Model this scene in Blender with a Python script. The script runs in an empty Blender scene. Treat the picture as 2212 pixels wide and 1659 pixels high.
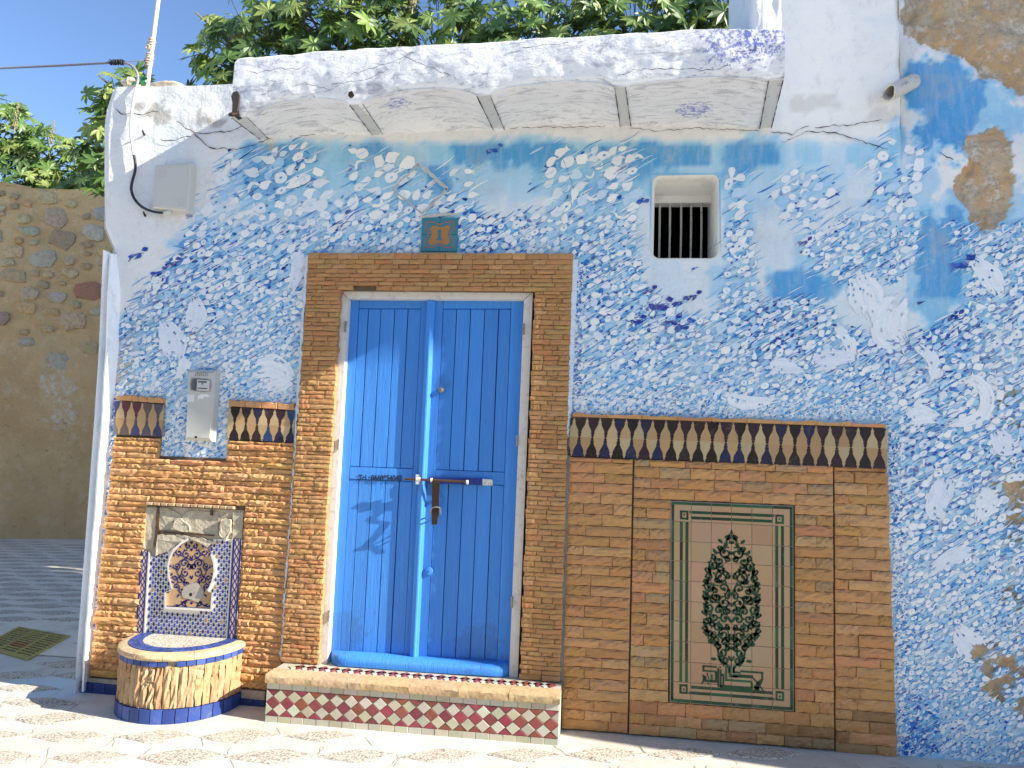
import bpy, math, random
import numpy as np
from mathutils import Vector, Matrix

random.seed(7)
RNG = np.random.default_rng(11)
SC = bpy.context.scene
COL = SC.collection

# ------------------------------------------------------------------ camera
EYE = np.array([0.0, -4.4, 1.5])
FPX, YAW, PITCH, ROLL = 1640.55, -0.124678, 0.0944, 0.035325      # focal length for a 2212 px wide frame
FW, FH = 2212.0, 1659.0
def _basis():
    cy, sy, cp, sp = math.cos(YAW), math.sin(YAW), math.cos(PITCH), math.sin(PITCH)
    f = np.array([sy*cp, cy*cp, sp]); r = np.array([cy, -sy, 0.0]); u = np.cross(r, f)
    c, s = math.cos(ROLL), math.sin(ROLL)
    return c*r + s*u, -s*r + c*u, f
BR, BU, BF = _basis()
cam_d = bpy.data.cameras.new("camera"); cam = bpy.data.objects.new("camera", cam_d); COL.objects.link(cam)
cam_d.sensor_fit = 'HORIZONTAL'; cam_d.sensor_width = 36.0; cam_d.lens = FPX/FW*36.0
cam_d.clip_start = 0.05; cam_d.clip_end = 600
mw = Matrix(((BR[0], BU[0], -BF[0], EYE[0]), (BR[1], BU[1], -BF[1], EYE[1]), (BR[2], BU[2], -BF[2], EYE[2]), (0, 0, 0, 1)))
cam.matrix_world = mw
SC.camera = cam

# ------------------------------------------------------------------ sky and sun
SUN_DIR = Vector((1.0, -0.19, 0.57)).normalized()                  # towards the sun
SUN_EL = math.asin(SUN_DIR.z); SUN_ROT = math.atan2(SUN_DIR.x, SUN_DIR.y)
W = bpy.data.worlds.new("World"); SC.world = W; W.use_nodes = True
nt = W.node_tree; bg = nt.nodes["Background"]
sky = nt.nodes.new("ShaderNodeTexSky"); sky.sky_type = 'NISHITA'; sky.sun_disc = False
sky.sun_elevation = SUN_EL; sky.sun_rotation = SUN_ROT
sky.altitude = 0; sky.air_density = 0.7; sky.dust_density = 0.0; sky.ozone_density = 3.0
nt.links.new(sky.outputs[0], bg.inputs[0]); bg.inputs[1].default_value = 0.125
sl = bpy.data.lights.new("sun", 'SUN'); sl.energy = 5.0; sl.angle = math.radians(0.5); sl.color = (1.0, 0.93, 0.82)
so = bpy.data.objects.new("sun", sl); COL.objects.link(so)
so.rotation_euler = SUN_DIR.to_track_quat('Z', 'Y').to_euler(); so.location = (6, -3, 9)
SC.view_settings.view_transform = 'Standard'; SC.view_settings.look = 'None'
SC.view_settings.exposure = 1.22; SC.view_settings.gamma = 1.0; SC.view_settings.use_curve_mapping = False
SC.render.engine = 'CYCLES'
SC.cycles.max_bounces = 8; SC.cycles.diffuse_bounces = 5; SC.cycles.glossy_bounces = 2
SC.cycles.use_denoising = True

# ------------------------------------------------------------------ helpers
def rays(px, py):
    px = np.asarray(px, float); py = np.asarray(py, float)
    return (BR[None, :]*((px.ravel()-FW/2)/FPX)[:, None] - BU[None, :]*((py.ravel()-FH/2)/FPX)[:, None] + BF[None, :])
def at(px, py, y=0.0):
    """point of the plane at world depth y that stands behind a place measured on the photograph"""
    d = rays([px], [py])[0]; t = (y-EYE[1])/d[1]
    return EYE + d*t
def ats(px, py, y=0.0):
    d = rays(px, py); t = (np.asarray(y)-EYE[1])/d[:, 1]
    return EYE[None, :] + d*np.asarray(t)[:, None]
def onz(px, py, z=0.0):
    d = rays([px], [py])[0]; t = (z-EYE[2])/d[2]
    return EYE + d*t
def to_px(P):
    P = np.asarray(P, float) - EYE[None, :]
    a, b, c = P@BR, P@BU, P@BF
    return FW/2 + a/c*FPX, FH/2 - b/c*FPX

_TAB = np.random.default_rng(5).random((256, 256))
def vnoise(x, y, seed=0):
    x = np.asarray(x, float)+seed*17.31; y = np.asarray(y, float)+seed*9.77
    xi = np.floor(x).astype(int); yi = np.floor(y).astype(int); fx = x-xi; fy = y-yi
    fx = fx*fx*(3-2*fx); fy = fy*fy*(3-2*fy)
    g = lambda i, j: _TAB[i & 255, j & 255]
    a = g(xi, yi); b = g(xi+1, yi); c = g(xi, yi+1); d = g(xi+1, yi+1)
    return (a*(1-fx)+b*fx)*(1-fy)+(c*(1-fx)+d*fx)*fy
def fbm(x, y, octs=4, seed=0, gain=0.5):
    s = 0; amp = 1.0; tot = 0
    for k in range(octs):
        s = s + amp*vnoise(x*2**k, y*2**k, seed+k*3); tot += amp; amp *= gain
    return s/tot
def sstep(a, b, x):
    t = np.clip((np.asarray(x, float)-a)/(b-a), 0, 1); return t*t*(3-2*t)
def inpoly(px, py, poly):
    px = np.asarray(px); py = np.asarray(py); ins = np.zeros(px.shape, bool); n = len(poly)
    for i in range(n):
        x1, y1 = poly[i]; x2, y2 = poly[(i+1) % n]
        c = ((y1 > py) != (y2 > py)) & (px < (x2-x1)*(py-y1)/((y2-y1) if y2 != y1 else 1e-9)+x1)
        ins ^= c
    return ins
def s2l(c):
    return tuple(((v/255)/12.92 if v/255 <= 0.04045 else ((v/255+0.055)/1.055)**2.4) for v in c)
def scl(c, k): return tuple(min(1.0, v*k) for v in c)

class MB:
    """collects verts and faces (with optional colours) for one mesh"""
    def __init__(s): s.v = []; s.f = []; s.c = []; s.m = []
    def add(s, verts, faces, col=None, mat=0):
        o = len(s.v); s.v.extend([tuple(map(float, p)) for p in verts])
        s.f.extend([tuple(i+o for i in f) for f in faces]); s.m.extend([mat]*len(faces))
        s.c.extend([(*(col or (1, 1, 1)), 1.0)]*len(verts)); return s
    def box(s, a, b, col=None, mat=0):
        x0, y0, z0 = a; x1, y1, z1 = b
        return s.add([(x0,y0,z0),(x1,y0,z0),(x1,y1,z0),(x0,y1,z0),(x0,y0,z1),(x1,y0,z1),(x1,y1,z1),(x0,y1,z1)],
                     [(0,3,2,1),(4,5,6,7),(0,1,5,4),(1,2,6,5),(2,3,7,6),(3,0,4,7)], col, mat)
    def slab(s, front, depth, col=None, mat=0, inset=0.0):
        """front: loop of 3-D points, counter-clockwise from the front; depth goes to +y; inset bevels the rim"""
        n = len(front); F = [np.array(p, float) for p in front]
        if inset > 0:
            c = sum(F)/n; G = []
            for p in F:
                d = c-p; d[1] = 0; L = np.linalg.norm(d) or 1; q = p+d/L*inset*1.4; G.append(q)
            R = [p+np.array([0, inset, 0]) for p in F]; B = [p+np.array([0, depth, 0]) for p in F]
            V = G+R+B; fs = [tuple(range(n))]
            for i in range(n):
                j = (i+1) % n; fs += [(i, n+i, n+j, j), (n+i, 2*n+i, 2*n+j, n+j)]
            return s.add(V, fs, col, mat)
        B = [p+np.array([0, depth, 0]) for p in F]
        fs = [tuple(range(n))]+[(i, n+i, n+(i+1) % n, (i+1) % n) for i in range(n)]
        return s.add(F+B, fs, col, mat)
    def tube(s, pts, rad, seg=8, col=None, cap=True, mat=0):
        P = [Vector(p) for p in pts]; n = len(P); R = rad if hasattr(rad, '__len__') else [rad]*n
        V = []; up = Vector((0.3, 0.2, 0.93))
        for i in range(n):
            t = (P[min(i+1, n-1)]-P[max(i-1, 0)]).normalized()
            a = t.cross(up); a = a.normalized() if a.length > 1e-4 else t.orthogonal().normalized(); b = t.cross(a)
            for k in range(seg):
                th = 2*math.pi*k/seg; V.append(P[i]+(a*math.cos(th)+b*math.sin(th))*R[i])
        fs = [(i*seg+k, i*seg+(k+1) % seg, (i+1)*seg+(k+1) % seg, (i+1)*seg+k) for i in range(n-1) for k in range(seg)]
        if cap: fs += [tuple(range(seg-1, -1, -1)), tuple((n-1)*seg+k for k in range(seg))]
        return s.add(V, fs, col, mat)
    def mesh(s, name, mats=(), smooth=None):
        me = bpy.data.meshes.new(name); me.from_pydata(s.v, [], s.f)
        for m in mats: me.materials.append(m)
        if len(mats) > 1: me.polygons.foreach_set('material_index', s.m)
        a = me.color_attributes.new('Col', 'FLOAT_COLOR', 'POINT'); a.data.foreach_set('color', np.array(s.c, np.float32).ravel())
        if smooth is not None:
            me.polygons.foreach_set('use_smooth', [True]*len(me.polygons)); me.set_sharp_from_angle(angle=math.radians(smooth))
        me.update(); return me
    def build(s, name, mat, parent=None, smooth=None):
        return link(name, s.mesh(name, mat if isinstance(mat, (list, tuple)) else (mat,), smooth), parent)

def link(name, data, parent=None):
    o = bpy.data.objects.new(name, data); COL.objects.link(o)
    if parent is not None:
        o.parent = parent; o.matrix_parent_inverse = parent_inv(parent)
    return o
def parent_inv(p):
    # parents are never rotated or scaled, and children are placed in world coordinates
    return Matrix.Translation(-Vector(p.location))
def tag(o, label=None, cat=None, group=None, kind=None):
    if label: o['label'] = label
    if cat: o['category'] = cat
    if group: o['group'] = group
    if kind: o['kind'] = kind
    return o
def empty(name, loc, parent=None, **k):
    o = link(name, None, parent); o.empty_display_size = 0.1; o.location = loc
    return tag(o, **k)
def grid_mesh(name, X, Y, Z, cols, mats, parent, keep=None, smooth=40, attr=None):
    """regular grid of points (arrays rows x columns)"""
    nr, nc = X.shape; V = np.stack([X, Y, Z], -1).reshape(-1, 3)
    i = np.arange(nr-1)[:, None]*nc+np.arange(nc-1)[None, :]
    q = np.stack([i, i+1, i+1+nc, i+nc], -1).reshape(-1, 4)
    if keep is not None: q = q[keep.ravel()]
    used = np.unique(q); mp = -np.ones(len(V), int); mp[used] = np.arange(len(used))
    me = bpy.data.meshes.new(name); me.from_pydata(V[used].tolist(), [], mp[q].tolist())
    for m in mats: me.materials.append(m)
    a = me.color_attributes.new('Col', 'FLOAT_COLOR', 'POINT')
    c = np.ones((nr*nc, 4), np.float32) if cols is None else np.concatenate([cols.reshape(-1, 3), np.ones((nr*nc, 1))], 1)
    a.data.foreach_set('color', c[used].astype(np.float32).ravel())
    if attr is not None:
        b = me.attributes.new(attr[0], 'FLOAT', 'POINT'); b.data.foreach_set('value', attr[1].reshape(-1)[used].astype(np.float32))
    if smooth is not None:
        me.polygons.foreach_set('use_smooth', [True]*len(me.polygons)); me.set_sharp_from_angle(angle=math.radians(smooth))
    return link(name, me, parent)

# ------------------------------------------------------------------ materials
class NG:
    def __init__(s, name):
        s.m = bpy.data.materials.new(name); s.m.use_nodes = True; s.t = s.m.node_tree; s.b = s.t.nodes['Principled BSDF']
        s.pos = s.t.nodes.new('ShaderNodeNewGeometry').outputs['Position']
    def n(s, kind, **k):
        x = s.t.nodes.new(kind)
        for a, v in k.items(): setattr(x, a, v)
        return x
    def l(s, a, b): s.t.links.new(a, b)
    def vec(s, scale=(1, 1, 1), rot=(0, 0, 0), src=None):
        m = s.n('ShaderNodeMapping'); m.inputs['Scale'].default_value = scale; m.inputs['Rotation'].default_value = rot
        s.l(src or s.pos, m.inputs['Vector']); return m.outputs[0]
    def noise(s, scale, detail=4, rough=0.55, v=None, dist=0.0):
        x = s.n('ShaderNodeTexNoise'); x.inputs['Scale'].default_value = scale; x.inputs['Detail'].default_value = detail
        x.inputs['Roughness'].default_value = rough; x.inputs['Distortion'].default_value = dist
        s.l(v or s.pos, x.inputs['Vector']); return x.outputs['Fac']
    def voro(s, scale, feature='F1', v=None, out='Distance', rnd=1.0):
        x = s.n('ShaderNodeTexVoronoi', feature=feature); x.inputs['Scale'].default_value = scale
        x.inputs['Randomness'].default_value = rnd
        s.l(v or s.pos, x.inputs['Vector']); return x.outputs[out]
    def ramp(s, f, lo, hi):
        x = s.n('ShaderNodeMapRange', interpolation_type='SMOOTHSTEP'); x.inputs['From Min'].default_value = lo; x.inputs['From Max'].default_value = hi
        s.l(f, x.inputs['Value']); return x.outputs[0]
    def math(s, op, a, b=None):
        x = s.n('ShaderNodeMath', operation=op)
        for i, q in enumerate((a, b)):
            if q is None: continue
            if isinstance(q, (int, float)): x.inputs[i].default_value = q
            else: s.l(q, x.inputs[i])
        return x.outputs[0]
    def mix(s, f, a, b, mode='MIX'):
        x = s.n('ShaderNodeMix', data_type='RGBA', blend_type=mode)
        for sock, q in ((x.inputs[0], f), (x.inputs[6], a), (x.inputs[7], b)):
            if isinstance(q, (int, float)): sock.default_value = q
            elif isinstance(q, (tuple, list)): sock.default_value = (*q[:3], 1)
            else: s.l(q, sock)
        return x.outputs[2]
    def col(s): return s.n('ShaderNodeVertexColor', layer_name='Col').outputs['Color']
    def attr(s, name): return s.n('ShaderNodeAttribute', attribute_name=name).outputs['Fac']
    def ocol(s): return s.n('ShaderNodeObjectInfo').outputs['Color']
    def spot(s, c, r, scale=14, amt=0.6):
        """noisy patch round a place on the surface"""
        d = s.n('ShaderNodeVectorMath', operation='DISTANCE'); s.l(s.pos, d.inputs[0]); d.inputs[1].default_value = c
        a = s.math('DIVIDE', d.outputs['Value'], r)
        q = s.math('ADD', a, s.math('MULTIPLY', s.math('SUBTRACT', s.noise(scale, 5, 0.65), 0.5), 2.2*amt))
        return s.ramp(q, 0.85, 0.6)
    def bump(s, h, strength=0.5, dist=0.01, prev=None):
        x = s.n('ShaderNodeBump'); x.inputs['Strength'].default_value = strength; x.inputs['Distance'].default_value = dist
        s.l(h, x.inputs['Height'])
        if prev is not None: s.l(prev, x.inputs['Normal'])
        return x.outputs[0]
    def done(s, color, rough=0.8, normal=None, spec=0.3, metal=0.0):
        if isinstance(color, (tuple, list)): s.b.inputs['Base Color'].default_value = (*color[:3], 1)
        else: s.l(color, s.b.inputs['Base Color'])
        if isinstance(rough, (int, float)): s.b.inputs['Roughness'].default_value = rough
        else: s.l(rough, s.b.inputs['Roughness'])
        s.b.inputs['Specular IOR Level'].default_value = spec; s.b.inputs['Metallic'].default_value = metal
        if normal is not None: s.l(normal, s.b.inputs['Normal'])
        return s.m

def mat_plaster(name, paint=False, bare=False, dirt=0.35):
    g = NG(name); c = g.col()
    streak = g.noise(9, 5, 0.6, g.vec((3.2, 1, 0.55)))
    if paint:
        c = g.mix(g.math('MULTIPLY', g.ramp(streak, 0.40, 0.78), 0.22), c, (0.80, 0.82, 0.83))
        c = g.mix(g.math('MULTIPLY', g.ramp(g.noise(5, 6, 0.7), 0.52, 0.75), 0.25), c, (0.55, 0.70, 0.80))
    c = g.mix(g.math('MULTIPLY', g.ramp(g.noise(3.1, 7, 0.68), 0.50, 0.76), dirt), c, (0.46, 0.45, 0.42))
    c = g.mix(g.math('MULTIPLY', g.ramp(g.noise(11, 7, 0.75, g.vec((1.2, 1, .7))), 0.52, 0.66), 0.30), c, (0.52, 0.53, 0.54))
    c = g.mix(g.math('MULTIPLY', g.ramp(g.noise(44, 5, 0.75), 0.62, 0.72), 0.30*dirt+0.12), c, (0.28, 0.27, 0.25))
    c = g.mix(g.math('MULTIPLY', g.ramp(g.noise(150, 2, 0.6), 0.70, 0.76), 0.5), c, (0.14, 0.13, 0.12))
    h = g.math('ADD', g.noise(22, 6, 0.62), g.math('MULTIPLY', g.noise(5, 3, 0.5), 1.2))
    if bare:
        b = g.attr('bare')
        st = g.mix(g.ramp(g.noise(7, 6, 0.65), 0.35, 0.65), (0.60, 0.50, 0.36), (0.62, 0.39, 0.19))
        st = g.mix(g.ramp(g.noise(9, 7, 0.75), 0.5, 0.62), st, (0.70, 0.64, 0.55))
        st = g.mix(g.ramp(g.noise(40, 4, 0.7), 0.6, 0.75), st, (0.13, 0.09, 0.06))
        st = g.mix(g.ramp(g.noise(26, 8, 0.8), 0.48, 0.62), st, (0.44, 0.355, 0.26))
        c = g.mix(b, c, st)
        h = g.math('ADD', h, g.math('MULTIPLY', g.math('MULTIPLY', b, g.noise(30, 7, 0.75)), 2.5))
    nrm = g.bump(h, 0.75, 0.009)
    nrm = g.bump(g.noise(120, 4, 0.6), 0.25, 0.002, nrm)
    return g.done(c, 0.85, nrm, 0.25)

def mat_paint(name):
    g = NG(name); c = g.col()
    f = g.noise(26, 5, 0.65, g.vec((1.0, 1, 2.2), (0, 0.55, 0)))
    c = g.mix(g.math('MULTIPLY', g.ramp(f, 0.48, 0.72), 0.42), c, (0.70, 0.77, 0.82))
    c = g.mix(g.math('MULTIPLY', g.ramp(g.noise(2.6, 6, .7), 0.48, 0.70), 0.42), c, (0.72, 0.78, 0.82))
    c = g.mix(g.math('MULTIPLY', g.ramp(g.noise(9, 8, .8, g.vec((1, 1, .6))), 0.60, 0.70), 0.55), c, (0.68, 0.70, 0.71))
    c = g.mix(g.math('MULTIPLY', g.ramp(g.noise(70, 4, 0.7), 0.62, 0.74), 0.35), c, (0.60, 0.62, 0.60))
    h = g.math('ADD', g.noise(22, 6, 0.62), g.math('MULTIPLY', g.noise(5, 3, 0.5), 1.2))
    nrm = g.bump(h, 0.5, 0.006)
    return g.done(c, 0.7, nrm, 0.3)

def mat_canopy():
    g = NG('canopy_plaster'); c = (0.88, 0.88, 0.88)
    c = g.mix(g.math('MULTIPLY', g.ramp(g.noise(4, 7, 0.72, g.vec((0.6, 1, 1.6))), 0.50, 0.72), 0.28), c, (0.54, 0.54, 0.56))
    c = g.mix(g.math('MULTIPLY', g.ramp(g.noise(6, 9, 0.78, g.vec((0.6, 2.2, 1.6)), 1.6), 0.50, 0.62), 0.62), c, (0.33, 0.34, 0.40))
    c = g.mix(g.math('MULTIPLY', g.ramp(g.noise(15, 9, 0.8, g.vec((0.35, 1.5, 1.2)), 2.5), 0.57, 0.62), 0.6), c, (0.14, 0.14, 0.18))
    c = g.mix(g.math('MULTIPLY', g.ramp(g.noise(34, 5, 0.75), 0.62, 0.72), 0.4), c, (0.25, 0.25, 0.25))
    for p, r in (((0.60, -0.66, 3.64), 0.22), ((0.76, -0.68, 3.62), 0.16), ((-1.22, -0.36, 3.47), 0.10), ((0.44, -0.2, 3.45), 0.13)):
        c = g.mix(g.math('MULTIPLY', g.math('MULTIPLY', g.spot(p, r, 40, 1.0), g.ramp(g.noise(46, 5, 0.75), .46, .56)), 0.8), c, (0.13, 0.16, 0.52))
    for p, r in (((-1.15, -0.38, 3.78), 0.2), ((-0.55, -0.42, 3.8), 0.14), ((0.5, -0.55, 3.76), 0.12)):
        c = g.mix(g.math('MULTIPLY', g.spot(p, r, 26, 1.0), 0.7), c, (0.34, 0.33, 0.31))
    h = g.math('ADD', g.noise(14, 7, 0.68, g.vec((0.8, 1, 1.5))), g.math('MULTIPLY', g.noise(48, 5, 0.65), 0.4))
    return g.done(c, 0.85, g.bump(h, 0.6, 0.011), 0.2)

def mat_stone(name, tint=(1, 1, 1), rough=0.85, bumpd=0.005, bs=0.7):
    g = NG(name); c = g.mix(1.0, g.col(), g.ocol(), 'MULTIPLY')
    c = g.mix(g.math('MULTIPLY', g.ramp(g.noise(18, 5, 0.65), 0.4, 0.7), 0.55), c, scl((0.44, 0.25, 0.11), 0.9))
    c = g.mix(g.math('MULTIPLY', g.ramp(g.noise(38, 5, 0.7), 0.55, 0.72), 0.5), c, (0.16, 0.10, 0.06))
    c = g.mix(g.math('MULTIPLY', g.ramp(g.noise(55, 3, 0.7), 0.62, 0.75), 0.3), c, (0.60, 0.46, 0.30))
    h = g.math('ADD', g.noise(30, 6, 0.7, g.vec((0.6, 1, 1.5))), g.math('MULTIPLY', g.voro(45), 0.5))
    return g.done(c, rough, g.bump(h, bs, bumpd), 0.25)

def mat_simple(name, color, rough=0.6, dirt=None, dscale=12, dlo=0.5, dhi=0.75, damt=0.5, bump=None, spec=0.4, metal=0.0, usecol=False, coat=0.0):
    g = NG(name); c = tuple(color)
    if usecol: c = g.mix(1.0, g.mix(1.0, g.col(), g.ocol(), 'MULTIPLY'), c, 'MULTIPLY')
    if dirt is not None: c = g.mix(g.math('MULTIPLY', g.ramp(g.noise(dscale, 5, 0.7), dlo, dhi), damt), c, dirt)
    nrm = g.bump(g.noise(bump[0], 5, 0.6), bump[1], bump[2]) if bump else None
    m = g.done(c, rough, nrm, spec, metal)
    if coat: g.b.inputs['Coat Weight'].default_value = coat; g.b.inputs['Coat Roughness'].default_value = 0.15
    return m

def mat_wood():
    g = NG('blue_paint_wood'); c = (0.05, 0.25, 0.72)
    v = g.vec((26, 6, 1.1)); w = g.noise(3.0, 6, 0.6, v, 0.6)
    c = g.mix(g.math('MULTIPLY', g.ramp(w, 0.45, 0.75), 0.5), c, (0.10, 0.34, 0.78))
    c = g.mix(g.math('MULTIPLY', g.ramp(g.noise(2.2, 5, 0.6), 0.5, 0.8), 0.4), c, (0.07, 0.295, 0.75))
    c = g.mix(g.math('MULTIPLY', g.ramp(g.noise(50, 4, 0.7, g.vec((1.5, 1, 0.5))), 0.66, 0.74), 0.5), c, (0.16, 0.38, 0.70))
    c = g.mix(g.math('MULTIPLY', g.ramp(g.noise(24, 7, 0.75, g.vec((2.2, 1, 0.35))), 0.60, 0.68), 0.35), c, (0.02, 0.13, 0.42))
    h = g.math('ADD', g.math('MULTIPLY', g.noise(3.4, 7, 0.7, g.vec((30, 8, 0.9)), 0.8), 1.0), g.math('MULTIPLY', g.noise(40, 4), 0.2))
    for p, r_ in (((-1.02, .04, 1.30), .10), ((-1.5, .04, .42), .16), ((-.7, .04, .40), .18), ((-.98, .04, 1.92), .07)):
        c = g.mix(g.math('MULTIPLY', g.spot(p, r_, 22, 1.0), 0.28), c, (0.05, 0.10, 0.22))
    c = g.mix(1.0, c, g.ocol(), 'MULTIPLY')
    return g.done(c, 0.45, g.bump(h, 0.8, 0.006), 0.35)

def mat_ground():
    g = NG('paving_concrete'); c = (0.63, 0.60, 0.54)
    c = g.mix(g.ramp(g.noise(1.3, 6, 0.65), 0.35, 0.7), c, (0.54, 0.50, 0.42))
    c = g.mix(g.math('MULTIPLY', g.ramp(g.noise(7, 6, 0.7), 0.5, 0.75), 0.5), c, (0.27, 0.25, 0.22))
    c = g.mix(g.math('MULTIPLY', g.ramp(g.noise(90, 4, 0.7), 0.6, 0.75), 0.5), c, (0.16, 0.145, 0.12))
    for p, r in (((-3.25, -0.02, 0), 0.3), ((-3.45, 0.12, 0), 0.25)):
        c = g.mix(g.math('MULTIPLY', g.spot(p, r, 6, 0.8), 0.55), c, (0.55, 0.66, 0.72))
    for p, r in (((-0.12, -0.3, 0), 0.05), ((0.05, -0.38, 0), 0.06), ((-0.15, -0.52, 0), 0.05)):
        c = g.mix(g.math('MULTIPLY', g.spot(p, r, 30, 1.0), 0.6), c, (0.35, 0.5, 0.75))
    h = g.math('ADD', g.noise(9, 5, 0.6), g.math('MULTIPLY', g.noise(80, 5, 0.65), 0.6))
    return g.done(c, 0.9, g.bump(h, 0.6, 0.008), 0.2)

def mat_pebble():
    g = NG('pebble_aggregate')
    v = g.voro(120, 'F1', out='Color'); d = g.voro(120)
    sx = g.n('ShaderNodeSeparateColor'); g.l(v, sx.inputs[0])
    c = g.mix(sx.outputs[0], (0.52, 0.46, 0.37), (0.70, 0.63, 0.52))
    c = g.mix(g.ramp(sx.outputs[1], 0.7, 0.9), c, (0.24, 0.20, 0.18))
    c = g.mix(g.math('MULTIPLY', g.ramp(d, 0.45, 0.75), .75), c, (0.26, 0.22, 0.17))
    c = g.mix(g.math('MULTIPLY', g.ramp(g.noise(6, 5, 0.6), 0.45, 0.75), 0.4), c, (0.46, 0.42, 0.35))
    return g.done(c, 0.85, g.bump(d, -0.8, 0.008), 0.25)

def mat_leaf():
    g = NG('castor_leaf'); c = g.mix(1.0, g.col(), g.ocol(), 'MULTIPLY')
    c = g.mix(g.math('MULTIPLY', g.ramp(g.noise(16, 4), 0.45, 0.7), 0.35), c, (0.10, 0.15, 0.03))
    m = g.done(c, 0.42, None, 0.5)
    tr = g.n('ShaderNodeBsdfTranslucent'); g.l(g.mix(0.5, c, (0.22, 0.30, 0.04)), tr.inputs['Color'])
    mx = g.n('ShaderNodeMixShader'); mx.inputs[0].default_value = 0.3
    out = g.t.nodes['Material Output']; g.l(g.b.outputs[0], mx.inputs[1]); g.l(tr.outputs[0], mx.inputs[2]); g.l(mx.outputs[0], out.inputs[0])
    return m

def mat_rubble():
    g = NG('rubble_mortar'); c = g.mix(g.ramp(g.noise(1.1, 6, 0.65), 0.35, 0.65), (0.72, 0.49, 0.245), (0.60, 0.39, 0.185))
    c = g.mix(g.math('MULTIPLY', g.ramp(g.noise(6, 6, 0.7), 0.5, 0.7), 0.6), c, (0.74, 0.56, 0.34))
    c = g.mix(g.math('MULTIPLY', g.ramp(g.noise(14, 6, 0.75), 0.56, 0.72), 0.75), c, (0.24, 0.17, 0.095))
    for p, r in (((-8.35, 6.2, 2.35), 0.30), ((-8.2, 6.3, 1.85), 0.28), ((-8.0, 6.4, 2.9), 0.12), ((-8.9, 6.0, 3.0), .1)):
        c = g.mix(g.math('MULTIPLY', g.math('MULTIPLY', g.spot(p, r, 7, 1.6), g.ramp(g.noise(16, 7, .78), .42, .62)), 0.7), c, (0.74, 0.69, 0.62))
    h = g.math('ADD', g.noise(4, 7, 0.68), g.math('MULTIPLY', g.noise(30, 5, 0.7), 0.4))
    return g.done(c, 0.92, g.bump(h, 0.9, 0.05), 0.15)

def mat_metal_rust(name, base, rust=(0.10, 0.045, 0.02), lo=0.5, hi=0.65, scale=18, metal=0.3):
    g = NG(name); f = g.ramp(g.noise(scale, 6, 0.75), lo, hi)
    return g.done(g.mix(f, base, rust), 0.55, g.bump(g.noise(60, 4, 0.6), 0.3, 0.002), 0.4, metal)

M_WALL = mat_plaster('painted_plaster', paint=True)
M_WALLR = mat_plaster('old_painted_plaster', paint=True, bare=True, dirt=0.5)
M_WHITE = mat_plaster('white_plaster', dirt=0.25)
M_PAINT = mat_paint('mural_paint')
def mat_glaze():
    g = NG('thin_white_glaze'); c = g.col(); m = g.done(c, 0.8, g.bump(g.noise(22, 6, .62), .5, .006), .2)
    tr = g.n('ShaderNodeBsdfTransparent'); mx = g.n('ShaderNodeMixShader'); out = g.t.nodes['Material Output']
    f = g.math('ADD', g.math('MULTIPLY', g.ramp(g.noise(14, 8, .8), .35, .66), .40), .42)
    g.l(f, mx.inputs[0]); g.l(tr.outputs[0], mx.inputs[1]); g.l(g.b.outputs[0], mx.inputs[2]); g.l(mx.outputs[0], out.inputs[0]); return m
M_GLAZE = mat_glaze()
M_REVEAL = mat_simple('reveal_plaster', (0.74, 0.73, 0.69), 0.9, (0.40, 0.37, 0.32), 7, 0.5, 0.75, 0.5, (40, 0.4, 0.004))
M_CAN = mat_canopy()
M_STONE = mat_stone('split_stone')
M_BRICK = mat_stone('ledge_stone', bumpd=0.004)
M_RUBBLE = mat_rubble()
M_RSTONE = mat_stone('rubble_stone', bumpd=0.02, bs=0.8)
M_WOOD = mat_wood()
M_FRAME = mat_simple('white_wood', (0.66, 0.64, 0.60), 0.6, (0.34, 0.31, 0.27), 20, 0.5, 0.72, 0.6, (60, 0.35, 0.003))
M_GROUND = mat_ground(); M_PEB = mat_pebble()
M_TILE = mat_simple('glazed_tile', (1, 1, 1), 0.42, (0.30, 0.27, 0.22), 16, 0.55, 0.8, 0.35, (45, 0.25, 0.002), 0.3, usecol=True)
M_MATT = mat_simple('matt_tile', (1, 1, 1), 0.6, (0.33, 0.24, 0.15), 14, 0.5, 0.8, 0.4, (40, 0.3, 0.003), 0.3, usecol=True)
M_GROUT = mat_simple('grout', (0.42, 0.38, 0.32), 0.9, (0.22, 0.19, 0.16), 25, 0.45, 0.7, 0.5, (70, 0.4, 0.003))
M_DARKGROUT = mat_simple('dark_joint', (0.11, 0.08, 0.055), 0.95, (0.22, 0.16, 0.11), 25, 0.45, 0.7, 0.5, (70, 0.4, 0.004))
M_CEM = mat_simple('broken_cement', (0.44, 0.39, 0.29), 0.9, (0.26, 0.23, 0.17), 11, 0.45, 0.7, 0.6, (26, 0.9, 0.012))
M_PLASTIC = mat_simple('grey_plastic', (0.50, 0.50, 0.465), 0.45, (0.45, 0.43, 0.38), 9, 0.55, 0.8, 0.3)
M_PLASTIC2 = mat_simple('white_plastic', (0.58, 0.57, 0.53), 0.45, (0.5, 0.48, 0.43), 9, 0.55, 0.8, 0.25)
M_DARK = mat_simple('dark_void', (0.012, 0.011, 0.01), 0.9)
M_GLASSY = mat_simple('meter_glass', (0.10, 0.11, 0.12), 0.12, spec=0.6)
M_BAR = mat_metal_rust('painted_bar', (0.42, 0.41, 0.37), (0.08, 0.055, 0.035), 0.56, 0.68, 30, 0.0)
M_RUSTW = mat_metal_rust('rusty_white_beam', (0.62, 0.62, 0.60), (0.20, 0.11, 0.05), 0.58, 0.70, 24, 0.0)
M_BROWN = mat_metal_rust('brown_iron', (0.12, 0.065, 0.045), (0.03, 0.02, 0.016), 0.5, 0.7, 30, 0.5)
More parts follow.
